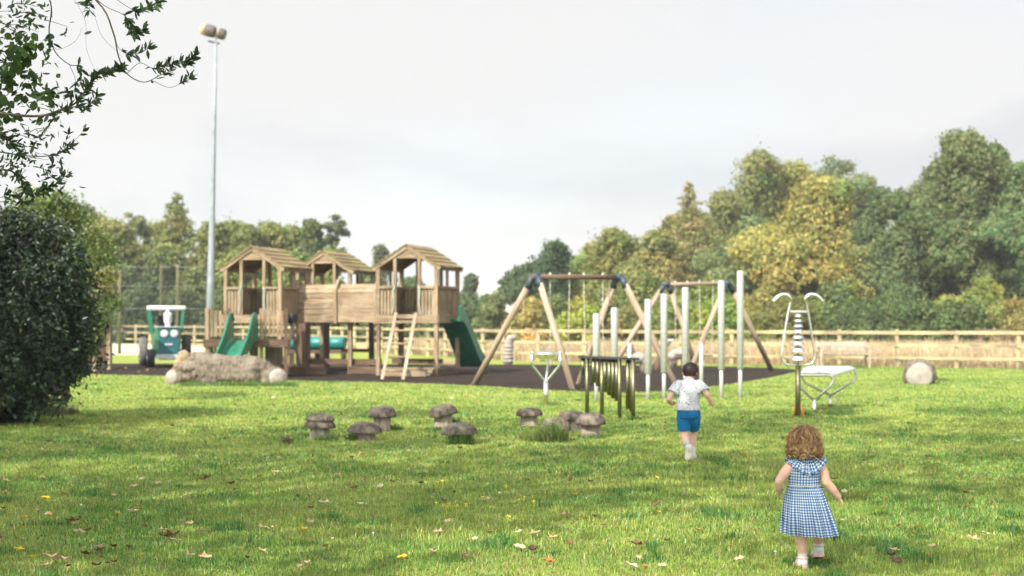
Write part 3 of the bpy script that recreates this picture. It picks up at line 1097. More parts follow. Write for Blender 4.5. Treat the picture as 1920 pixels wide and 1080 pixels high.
RT = [
    ('dark green rounded oak standing alone in the gap of the treeline', 1030, 104, 449, 58, (0.032, 0.052, 0.02), 'round', 11000, None, .05),
    ('yellow green tree at the low left end of the right wood', 1140, 108, 424, 62, G3, 'round', 9000, (0.16, .13, .04), .04),
    ('olive leafed tree left of the tall brownish larch', 1228, 104, 428, 52, G4, 'round', 8000, G1, .25),
    ('tall brownish larch with its bare trunk showing', 1292, 110, 342, 62, (0.15, 0.125, 0.05), 'conifer', 6500, G3, .3),
    ('tall olive oak forming the first high crown of the wood', 1412, 122, 276, 66, G4, 'round', 11000, G1, .35),
    ('yellowing tall crown right behind the olive oak', 1486, 124, 297, 58, (0.15, 0.14, 0.03), 'round', 9000, G3, .3),
    ('pale grey green willow like crown above the golden tree', 1562, 120, 290, 56, (0.115, 0.125, 0.055), 'loose', 8000, G1, .2),
    ('grey green tree on the left flank of the golden tree', 1398, 102, 404, 66, G5, 'round', 10000, G3, .15),
    ('big golden yellow autumn tree in front of the wood', 1538, 98, 328, 92, Y1, 'round', 19000, (0.10, 0.115, 0.03), .28),
    ('dark green crown peeping out right of the golden tree', 1640, 118, 345, 44, G2, 'round', 7000, None, .2),
    ('dark leafy tree between the golden tree and the tallest tree', 1672, 100, 424, 72, (0.052, 0.078, 0.026), 'round', 14000, G5, .25),
    ('tallest tree of the wood with a rusty brown top', 1806, 100, 240, 88, (0.056, 0.078, 0.024), 'round', 30000, (0.11, 0.10, 0.04), .12),
    ('broad fresh green tree cut by the right photo edge', 1945, 96, 283, 64, (0.058, 0.10, 0.034), 'round', 20000, G5, .3),
    ('bright yellow green young tree under the tallest tree', 1842, 93, 520, 42, (0.125, 0.14, 0.026), 'round', 8000, G3, .3),
    ('dark understorey tree behind the backless gap beside the gold tree', 1750, 104, 500, 70, G2, 'round', 8000, G1, .3),
    ('low green tree filling the wood edge under the brownish larch', 1330, 96, 520, 60, G3, 'round', 7000, G1, .4),
    ('green bush tree at the wood edge behind the left swing', 1200, 98, 505, 56, (0.07, 0.095, 0.022), 'round', 7000, G4, .3),
    ('olive undergrowth tree below the grey green tree', 1440, 95, 528, 60, (0.10, 0.10, 0.022), 'round', 7000, Y1, .25),
    ('dark green undergrowth tree below the golden tree', 1560, 94, 530, 66, G2, 'round', 7000, G3, .3),
    ('dark green undergrowth bush behind the long fence at right', 1660, 93, 545, 60, (0.04, 0.065, 0.022), 'round', 7000, G1, .3),
    ('olive green tree filling the gap between the larch and the olive oak', 1352, 116, 352, 56, (0.10, 0.11, 0.034), 'round', 9000, G4, .3),
    ('yellow green tree behind the golden tree on its left', 1450, 126, 318, 56, (0.125, 0.125, 0.034), 'round', 9000, G3, .3),
    ('soft olive tree behind the golden tree on its right', 1610, 124, 322, 56, (0.10, 0.11, 0.04), 'round', 8000, G5, .3),
    ('mid green tree behind the dark leafy tree', 1700, 116, 372, 56, (0.07, 0.09, 0.03), 'round', 9000, G4, .3),
    ('olive tree at the back between the dark oak and the larches', 1112, 122, 452, 40, G4, 'round', 7000, G3, .3),
    ('dull green tree behind the left end of the right wood', 1170, 114, 440, 50, (0.085, 0.10, 0.03), 'round', 7000, G4, .3),
    ('yellowish tree between the two larches', 1255, 114, 400, 44, (0.13, 0.12, 0.035), 'round', 7000, BR, .3),
    ('green tree pressed against the right side of the tallest tree', 1862, 103, 262, 58, (0.060, 0.086, 0.028), 'round', 14000, G5, .2),
    ('green tree pressed against the left side of the tallest tree', 1752, 103, 296, 50, (0.060, 0.080, 0.026), 'round', 12000, (0.11, 0.10, 0.04), .2),
    ('fresh green tree between the tallest tree and the right photo edge', 1912, 98, 300, 50, (0.060, 0.098, 0.034), 'round', 12000, G5, .25),
    ('grey olive tree left of the first high crown', 1300, 120, 392, 50, (0.11, 0.11, 0.045), 'round', 7000, G4, .3),
]
for i, (lb, px, D, top, hw, pal, st, n, alt, ap) in enumerate(RT):
    tree(lb, px, D, top, hw, pal, 100 + i, style=st, n=n, alt=alt, altp=ap, leaf=0.34 if st == 'round' else 0.30,
         name='conifer' if st == 'conifer' else 'broadleaf_tree')
HEDGE = [
    ('yellowish shrub below the dark lone oak', 985, 88, 558, 30, (0.20, 0.165, 0.05)),
    ('dull green hedge bush left of the yellowish shrub', 925, 92, 552, 34, (0.075, 0.09, 0.034)),
    ('yellow green shrub seen between the swing legs', 1085, 86, 557, 34, (0.17, 0.185, 0.03)),
    ('fresh green shrub behind the far swing set', 1345, 84, 560, 44, (0.10, 0.14, 0.022)),
    ('dark hedge bush right behind the play tower', 885, 96, 552, 34, (0.045, 0.065, 0.03)),
    ('mid green hedge bush in front of the dark oak trunk', 1045, 92, 560, 42, (0.06, 0.085, 0.024)),
    ('low hedge bush left of the fresh green shrub', 1265, 86, 566, 46, (0.085, 0.10, 0.026)),
    ('tawny hedge bush left of the first undergrowth tree', 1150, 88, 562, 36, (0.11, 0.105, 0.03)),
    ('dark low bush under the bright young tree', 1800, 88, 572, 46, (0.045, 0.065, 0.02)),
    ('low tawny bush at the right end of the wood edge', 1905, 86, 562, 44, (0.13, 0.11, 0.03)),
    ('low dark bush under the golden tree on its right', 1610, 90, 568, 44, (0.04, 0.06, 0.02)),
    ('low olive bush under the golden tree on its left', 1480, 90, 566, 44, (0.09, 0.095, 0.024)),
    ('low green bush under the dark leafy tree', 1710, 89, 566, 44, (0.05, 0.075, 0.022)),
]
for i, (lb, px, D, top, hw, pal) in enumerate(HEDGE):
    tree(lb, px, D, top, hw, pal, 200 + i, cat='bush', name='hedge_bush', style='shrub', n=3800, leaf=0.28, alt=G1, altp=.15, trunk=False)
LT = [
    ('pale yellow green tree peeping over the dark holly bush', 70, 96, 372, 72, (0.125, 0.13, 0.04), 'round', 10000),
    ('wispy tree second from the left in the left treeline', 150, 112, 378, 50, (0.12, 0.12, 0.045), 'loose', 6000),
    ('rounded olive tree right of the wispy pair in the left treeline', 205, 104, 408, 62, (0.11, 0.115, 0.034), 'round', 9000),
    ('thin crowned tree with sky showing through left of the lamp post', 252, 112, 398, 46, (0.085, 0.10, 0.04), 'loose', 5500),
    ('pointed tall tree just left of the lamp post', 332, 108, 362, 74, (0.105, 0.115, 0.034), 'conifer', 12000),
    ('dense olive tree right behind the lamp post', 392, 106, 412, 52, (0.10, 0.105, 0.03), 'round', 9000),
    ('rounded green tree above the left tower roof', 460, 106, 416, 56, (0.095, 0.115, 0.03), 'round', 9000),
    ('yellowish tree above the gap of the left and middle tower roofs', 500, 108, 412, 54, (0.125, 0.125, 0.036), 'round', 8500),
    ('dark small crowned tree above the middle tower roof', 575, 106, 408, 34, (0.055, 0.07, 0.03), 'round', 6500),
    ('slim pointed tree at the right end of the left treeline', 622, 110, 398, 36, (0.062, 0.075, 0.036), 'loose', 5000),
    ('grey green round tree seen between the middle and right towers', 711, 128, 456, 26, (0.06, 0.078, 0.05), 'round', 5000),
    ('small dark tree right beside the right tower roof', 880, 112, 511, 22, (0.055, 0.075, 0.045), 'round', 4000),
    ('green tree low behind the left tower posts', 430, 98, 470, 56, (0.09, 0.115, 0.028), 'round', 8000),
    ('dark green tree behind the court netting', 300, 98, 468, 62, (0.05, 0.068, 0.022), 'round', 8500),
    ('dull green tree at the left end of the court netting', 205, 98, 486, 60, (0.062, 0.08, 0.026), 'round', 8500),
    ('light green low tree behind the bridge of the play fort', 540, 98, 470, 54, (0.105, 0.125, 0.03), 'round', 8000),
    ('low bushy tree closing the right end of the left treeline', 618, 98, 462, 34, (0.10, 0.12, 0.03), 'round', 6000),
    ('low green tree behind the right tower', 770, 104, 520, 44, (0.06, 0.08, 0.03), 'round', 6000),
    ('low olive tree behind the gap between the middle and right towers', 690, 104, 512, 44, (0.08, 0.095, 0.03), 'round', 6000),
    ('yellow green low tree behind the tractor', 360, 96, 500, 46, (0.085, 0.10, 0.026), 'round', 7000),
    ('low tree far left behind the holly bush', 110, 97, 470, 60, (0.085, 0.10, 0.03), 'round', 7000),
    ('olive tree filling the dip left of the pointed tree', 285, 116, 412, 56, (0.10, 0.11, 0.036), 'round', 7000),
    ('yellow green tree filling the dip right of the lamp post', 425, 116, 408, 56, (0.115, 0.12, 0.034), 'round', 7000),
    ('light olive tree filling the treeline above the middle tower', 540, 118, 418, 56, (0.105, 0.115, 0.034), 'round', 7000),
    ('pale green tree left of the rounded olive tree', 175, 118, 396, 50, (0.11, 0.12, 0.04), 'round', 7000),
    ('pale tree far left over the top of the dark holly', 15, 108, 384, 60, (0.115, 0.125, 0.045), 'round', 7000),
]
for i, (lb, px, D, top, hw, pal, st, n) in enumerate(LT):
    tree(lb, px, D, top, hw, pal, 300 + i, style=st, n=n, alt=G3, altp=.2, leaf=0.36 if st == 'round' else 0.3, lift=0.04, wide=1.25,
         name='conifer' if st == 'conifer' else 'broadleaf_tree', group='trees and bushes behind the meadow and the court')
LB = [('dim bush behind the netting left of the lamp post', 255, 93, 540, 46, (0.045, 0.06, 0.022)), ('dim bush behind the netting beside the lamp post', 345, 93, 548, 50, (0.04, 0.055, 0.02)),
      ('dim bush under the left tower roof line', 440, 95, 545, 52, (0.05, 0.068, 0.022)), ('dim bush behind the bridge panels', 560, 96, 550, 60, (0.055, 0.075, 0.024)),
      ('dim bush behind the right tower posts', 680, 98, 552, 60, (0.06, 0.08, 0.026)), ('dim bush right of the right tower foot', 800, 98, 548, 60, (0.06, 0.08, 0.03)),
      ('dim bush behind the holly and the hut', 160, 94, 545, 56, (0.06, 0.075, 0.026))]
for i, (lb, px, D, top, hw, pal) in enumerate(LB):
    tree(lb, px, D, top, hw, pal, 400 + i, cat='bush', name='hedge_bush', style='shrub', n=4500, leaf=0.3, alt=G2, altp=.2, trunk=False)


# big trees beside and behind the viewer: they shade the near lawn
def canopy_tree(label, x, y, H, lobes, seed, n=9000, leaf=0.27):
    rng = np.random.default_rng(seed)
    t = thing('shade_tree', label, 'tree', (x, y, 0), 'tall trees beside the viewer')
    pos, d, k = lobes_cloud(lobes, n, rng, 0.3, 0.2)
    tint = pal_tint(rng, k, len(lobes), (0.05, 0.085, 0.018))
    me = leaves_mesh('crown', pos - np.array([x, y, 0]), d, leaf, tint, rng, 0.65, 0.2)
    link_mesh('crown', me, M['leaf'], t)
    mb = MB()
    c = Vector((x, y, 0))
    mb.tube([c + Vector((0, 0, -.1)), c + Vector((.1, 0, H * .3)), c + Vector((0, .1, H * .6)), c + Vector((0, 0, H * .85))], [.42, .33, .24, .06], 10)
    for lo in lobes:
        q = Vector(lo[:3])
        st = c + Vector((0, 0, max(H * .3, q.z - (q - c).xy.length * .7)))
        mb.tube([st, st.lerp(q, .5) + Vector((0, 0, .3)), q], [.12, .07, .02], 6)
    mb.build('trunk', M['bark'], t)


def shade_canopies():
    rng = random.Random(8)
    off = Vector((tdir.x, tdir.y)) / -tdir.z          # shadow shift per metre of height
    # patches of lawn to shade: x, y, radius
    trunks = [(-9.5, 2.0, 14), (-2.2, -6.0, 14), (3.8, -5.0, 15), (-12.0, 9.0, 13)]
    names = ['tall spreading shade tree left of the viewer', 'tall spreading shade tree behind the viewer', 'tall spreading shade tree behind the viewer on the right', 'tall spreading shade tree far left beside the holly']
    lob = [[], [], [], []]
    spots = []
    y = 7.0
    while y < 23.5:
        half = 0.36 * y + 1.5
        x = -half
        while x < half:
            spots.append((x + rng.uniform(-.5, .5), y + rng.uniform(-.5, .5)))
            x += 1.75
        y += 1.75
    holes = [(3.5, 10.7, 0.9), (-1.5, 12.7, 0.45), (2.7, 11.0, .5), (-2.6, 7.9, .5), (3.4, 7.2, .6), (0.2, 7.9, .4), (1.0, 18.2, .7), (-2.2, 20.5, .8), (4.0, 17.0, .7), (-4.5, 22, .9), (0.8, 13.8, .4), (5.2, 14.2, .6)]
    for sx, sy in spots:
        if any((sx - hx) ** 2 + (sy - hy) ** 2 < (hr + .55) ** 2 for hx, hy, hr in holes):
            continue
        lim = 23.2 if sx > 1.5 else 22.5 + 0.5 * (1.5 - sx) * .4
        if sy > lim:
            continue
        z = rng.uniform(8.5, 12.5)
        cx, cy = sx - off.x * z, sy - off.y * z
        i = min(range(4), key=lambda j: (cx - trunks[j][0]) ** 2 + (cy - trunks[j][1]) ** 2)
        s = rng.uniform(.85, 1.25)
        lob[i].append((cx, cy, z, s, s, s * .55))
    for i, (x, y, H) in enumerate(trunks):
        if lob[i]:
            canopy_tree(names[i], x, y, H, lob[i], 50 + i, n=len(lob[i]) * 165)


shade_canopies()


# ---------------------------------------------------------------- holly bush, light shrub, overhanging branches
def holly():
    rng = np.random.default_rng(21)
    D = 20.5
    t = thing('holly_bush', 'big dark glossy evergreen bush at the left photo edge', 'bush', (-7.9, D, 0))
    lobes = []
    spec = [(20, 470, .55), (80, 468, .50), (118, 490, .42), (128, 520, .40), (128, 570, .42), (128, 610, .40), (118, 640, .55), (90, 690, .5), (50, 720, .55), (20, 560, .9), (60, 620, .9),
            (-40, 510, .8), (-40, 650, .9), (-60, 560, 1.0), (10, 740, .5), (80, 540, .8), (100, 590, .7), (-20, 440, .5), (50, 425, .3), (104, 436, .26), (152, 548, .22), (150, 590, .22), (130, 668, .3)]
    for px, py, r in spec:
        p = P(px - 22, py + 8, D + rng.uniform(-.5, .5))
        lobes.append((p.x, p.y, max(p.z, r * .55), r, r * 1.1, r))
    for i in range(46):                     # stray shoots round the outline
        lo = lobes[rng.integers(len(spec))]
        dv = rng.normal(size=3)
        dv /= np.linalg.norm(dv)
        if lo[0] + dv[0] * lo[3] > -5.75 or dv[0] < -.3 or lo[2] + dv[2] * lo[5] < .4:
            continue
        r = rng.uniform(.07, .17)
        lobes.append((lo[0] + dv[0] * lo[3] * 1.08, lo[1] + dv[1] * lo[4], lo[2] + dv[2] * lo[5] * 1.08, r, r, r * 1.3))
    pos, d, k = lobes_cloud(lobes, 66000, rng, 0.32, 0.5)
    pos[:, 2] = np.maximum(pos[:, 2], 0.03)
    tint = pal_tint(rng, k, len(lobes), (0.018, 0.034, 0.014), 0.35, (0.06, 0.095, 0.026), .09)
    me = leaves_mesh('foliage', pos - np.array([-7.9, D, 0]), d, 0.08, tint, rng, 0.5, 0.4)
    link_mesh('foliage', me, M['holly_leaf'], t)
    # twigs carrying outer sprays and stems
    mb = MB()
    for i in range(40):
        lo = lobes[rng.integers(len(lobes))]
        q = Vector(lo[:3]) + Vector(rng.normal(size=3)) * lo[3] * .5
        s = Vector((-7.9 + rng.normal() * .3, D + rng.normal() * .3, 0))
        mb.tube([s, s.lerp(q, .5) + Vector((0, 0, .25)), q], [.04, .025, .008], 5)
    mb.build('stem', M['twig'], t)


holly()


def light_shrub():
    rng = np.random.default_rng(22)
    D = 25.5
    t = thing('young_tree', 'light green young tree with airy leaves just behind the dark holly', 'tree', (gp(120, D), D, 0))
    lobes = []
    for px, py, r in [(185, 450, .28), (195, 480, .25), (190, 520, .3), (205, 560, .22), (185, 590, .3), (170, 630, .25), (150, 420, .4), (120, 395, .4), (215, 570, .15), (160, 480, .5), (100, 380, .35), (165, 660, .2), (60, 385, .4)]:
        p = P(px, py, D + rng.uniform(-.4, .4))
        lobes.append((p.x, p.y, p.z, r, r, r * .8))
    pos, d, k = lobes_cloud(lobes, 5200, rng, 0.3, 0.15)
    tint = pal_tint(rng, k, len(lobes), (0.125, 0.165, 0.045), 0.25)
    me = leaves_mesh('crown', pos - np.array([gp(120, D), D, 0]), d, 0.085, tint, rng, 0.5, 0.2)
    link_mesh('crown', me, M['leaf'], t)
    mb = MB()
    c = Vector((gp(120, D), D, 0))
    mb.tube([c - Vector((0, 0, .1)), c + Vector((.1, 0, 1.2)), c + Vector((.15, 0, 2.6))], [.07, .05, .02], 6)
    for lo in lobes:
        q = Vector(lo[:3])
        st = c + Vector((.1, 0, max(.5, q.z - .5)))
        mb.tube([st, q], [.02, .006], 4)
    mb.build('trunk', M['twig'], t)


light_shrub()


def overhang():
    """leafy branches of a tree standing left of the frame, reaching in at the top left"""
    rng = np.random.default_rng(23)
    D = 9.2
    base = Vector((-5.6, 9.6, 0))
    t = thing('overhanging_tree', 'leafy tree at the left whose thin branches hang into the sky', 'tree', base)
    mb = MB()
    mb.tube([base - Vector((0, 0, .1)), base + Vector((.1, 0, 1.5)), base + Vector((.2, -.1, 3.2)), base + Vector((.3, -.1, 5.2))], [.17, .14, .11, .05], 9)
    mb.build('trunk', M['bark'], t)
    tw = MB()
    lp, ld, ls, lc = [], [], [], []

    def pl(pts, r0, r1, sway=0.0):
        vs = [P(x, y, D + dz) for x, y, dz in pts]
        # smooth the polyline
        out = []
        m = len(vs)
        for i in range(m - 1):
            p0, p1, p2, p3 = vs[max(i - 1, 0)], vs[i], vs[i + 1], vs[min(i + 2, m - 1)]
            for q in range(5):
                q /= 5
                out.append(.5 * ((2 * p1) + (p2 - p0) * q + (2 * p0 - 5 * p1 + 4 * p2 - p3) * q * q + (3 * p1 - p0 - 3 * p2 + p3) * q ** 3))
        out.append(vs[-1])
        rr = [r0 + (r1 - r0) * i / (len(out) - 1) for i in range(len(out))]
        tw.tube(out, rr, 5)
        return out

    def leafy(path, f0, f1, n, spread, size=0.06, tint=(0.032, 0.06, 0.018)):
        for _ in range(int(n * .78)):
            f = rng.uniform(f0, f1) * (len(path) - 1)
            i = min(int(f), len(path) - 2)
            p = path[i].lerp(path[i + 1], f - i)
            dr = (path[i + 1] - path[i]).normalized()
            side = Vector(rng.normal(size=3))
            side = (side - dr * side.dot(dr) * .3).normalized()
            lp.append((p, (dr * rng.uniform(.3, 1.0) + side * rng.uniform(.5, 1.0)).normalized()))
            ls.append(size * rng.uniform(.6, 1.2))
            lc.append(np.array(tint) * math.exp(rng.normal(0, .3)))

    # main branches: photo columns and rows, depth offset
    a = pl([(-120, -140, 0), (60, -90, 0), (180, 0, 0), (212, 60, 0), (222, 105, 0), (238, 138, .05), (270, 154, .05), (300, 141, .05), (322, 133, .05)], .008, .0015)
    b = pl([(60, -60, .1), (95, 5, .1), (92, 60, .1), (104, 98, .1), (130, 121, .1), (150, 125, .1), (152, 152, .1)], .006, .0015)
    c = pl([(-160, 175, -.1), (-40, 205, -.1), (60, 218, -.1), (110, 208, -.1), (140, 194, -.05), (158, 172, 0), (185, 140, 0), (215, 130, 0), (228, 126, 0)], .011, .0015)
    c2 = pl([(110, 208, -.1), (138, 200, -.1), (164, 200, -.1), (182, 178, -.1)], .003, .001)
    d = pl([(-160, 200, 0), (-30, 235, 0), (20, 265, 0), (40, 292, 0)], .010, .003)
    e = pl([(-100, 270, .1), (0, 285, .1), (60, 293, .1), (105, 290, .1), (130, 274, .1), (158, 243, .1)], .006, .001)
    e2 = pl([(105, 290, .1), (122, 268, .1), (128, 250, .1)], .002, .001)
    f = pl([(-80, 320, 0), (10, 318, 0), (40, 340, 0), (60, 362, 0), (95, 350, 0), (128, 326, 0)], .005, .001)
    g = pl([(130, 121, .1), (142, 152, .1), (135, 175, .1), (122, 172, .1)], .002, .001)
    h = pl([(238, 138, .05), (262, 118, .05), (288, 128, .05), (320, 118, .05), (352, 116, .05), (368, 102, .05)], .0025, .001)
    h2 = pl([(288, 152, .05), (318, 164, .05), (345, 152, .05), (360, 140, .05)], .002, .001)
    k1 = pl([(212, 60, 0), (224, 92, 0), (250, 102, 0), (285, 88, 0)], .002, .001)
    k2 = pl([(150, -30, 0), (195, 10, 0), (235, 30, 0), (250, 60, 0), (268, 55, 0)], .003, .001)
    k3 = pl([(195, -20, 0), (235, 10, 0), (265, 22, 0), (300, 0, 0)], .0025, .001)
    k4 = pl([(92, 60, .1), (105, 92, .1), (140, 78, .1), (154, 52, .1)], .0015, .001)
    k5 = pl([(140, 0, 0), (160, 40, 0), (162, 90, 0), (178, 130, 0), (195, 140, 0)], .0012, .0006)
    k6 = pl([(175, 20, 0), (190, 66, 0), (218, 96, 0), (230, 108, 0)], .0012, .0006)
    k7 = pl([(40, 62, .1), (60, 78, .1), (90, 92, .1), (104, 92, .1)], .0012, .0006)
    k8 = pl([(140, 5, 0), (158, 10, 0), (166, 4, 0), (168, 22, 0)], .002, .001)
    k9 = pl([(0, 370, 0), (30, 365, 0), (45, 380, 0), (60, 378, 0)], .002, .001)
    leafy(a, .80, 1.0, 22, .1)
    leafy(h, .35, 1.0, 120, .1)
    leafy(h2, .5, 1.0, 34, .1)
    leafy(k1, .35, 1.0, 50, .1)
    leafy(k2, .45, 1.0, 110, .1)
    leafy(k3, .45, 1.0, 70, .1)
    leafy(c, .62, .98, 170, .1)
    leafy(c, .3, .62, 70, .1)
    leafy(c2, .3, 1.0, 60, .1)
    leafy(b, .75, 1.0, 30, .1)
    leafy(g, .3, 1.0, 40, .1)
    leafy(k4, .02, .25, 16, .1)
    leafy(k8, .3, 1.0, 40, .1)
    leafy(d, .1, 1.0, 90, .1)
    leafy(e, .5, 1.0, 42, .1)
    leafy(e2, .5, 1.0, 8, .1)
    leafy(f, .15, 1.0, 150, .1)
    leafy(k9, .0, 1.0, 50, .1)
    # dense twigs at the left edge
    for (px, py, n) in [(15, 20, 130), (35, 45, 100), (60, 12, 60), (10, 70, 90), (70, 28, 40), (20, 300, 80), (60, 265, 100), (85, 240, 90), (105, 215, 70), (95, 325, 90), (110, 335, 60), (40, 320, 60),
                        (10, 330, 50), (15, 378, 30), (40, 392, 36), (62, 60, 24), (115, 50, 26), (80, 300, 30), (-20, 120, 200), (-20, 250, 200), (50, 275, 70), (-30, 350, 90), (5, 405, 30)]:
        o = P(px, py, D + rng.uniform(-.2, .2))
        st = o + Vector((-.12, .02, rng.uniform(-.03, .06)))
        tw.tube([st, st.lerp(o, .5) + Vector((0, 0, .01)), o + Vector((.04, 0, .0))], [.003, .002, .001], 4)
        for _ in range(int(n * .32)):
            p = o + Vector(rng.normal(size=3)) * .062
            lp.append((p, (Vector((.5, 0, .35)) + Vector(rng.normal(size=3)) * .8).normalized()))
            ls.append(.05 * rng.uniform(.6, 1.3))
            lc.append(np.array((0.030, 0.055, 0.018)) * math.exp(rng.normal(0, .35)))
    tw.build('twigs', M['twig'], t)

    def leaf_quads(lp, ls, lc, asp, name):
        vs, tri, tt = [], [], []
        for (p, dr), s, c_ in zip(lp, ls, lc):
            sd_ = dr.cross(Vector(rng.normal(size=3))).normalized()
            n_ = dr.cross(sd_)
            i = len(vs)
            prof = [(0, 0), (.25, .75), (.55, 1), (.85, .5), (1, 0)]
            for (q, w) in prof:
                cpt = p + dr * s * q - n_ * s * .12 * q * q
                if w == 0:
                    vs.append(cpt)
                else:
                    vs.append(cpt + sd_ * s * asp * w * .5 + n_ * s * .05)
                    vs.append(cpt - sd_ * s * asp * w * .5 + n_ * s * .05)
            f_ = [(0, 1, 2), (1, 3, 2), (2, 3, 4), (3, 5, 4), (4, 5, 6), (5, 7, 6)]
            for q in f_:
                tri += [i + q[0], i + q[1], i + q[2]]
                tt.append(c_)
        o_ = np.array([tuple(v) for v in vs]) - np.array(base)
        me = np_mesh(name, o_, 3, np.array(tri), np.array(tt), 'FACE', False)
        return link_mesh(name, me, M['holly_leaf'] if asp < .5 else M['leaf'], t)

    leaf_quads(lp, ls, lc, .36, 'foliage')
    # broader, lighter leaves of the clump under the top left corner
    lp2, ls2, lc2 = [], [], []
    for (px, py, r, n) in [(30, 110, .09, 46), (20, 160, .1, 60), (60, 130, .07, 34), (80, 172, .055, 26), (45, 95, .06, 24), (70, 95, .05, 12), (10, 200, .1, 44), (90, 182, .03, 12), (-30, 140, .15, 160)]:
        o = P(px, py, D + rng.uniform(-.1, .25))
        for _ in range(n):
            p = o + Vector(rng.normal(size=3)) * r
            lp2.append((p, (Vector((.3, 0, -.2)) + Vector(rng.normal(size=3))).normalized()))
            ls2.append(.062 * rng.uniform(.6, 1.2))
            lc2.append(np.array((0.05, 0.095, 0.022)) * math.exp(rng.normal(0, .3)))
    leaf_quads(lp2, ls2, lc2, .8, 'broad_leaves')


overhang()

# ---------------------------------------------------------------- play fort
EU = Vector((math.cos(R(17.5)), -math.sin(R(17.5)), 0))
EV = Vector((math.sin(R(17.5)), math.cos(R(17.5)), 0))
ZU = Vector((0, 0, 1))


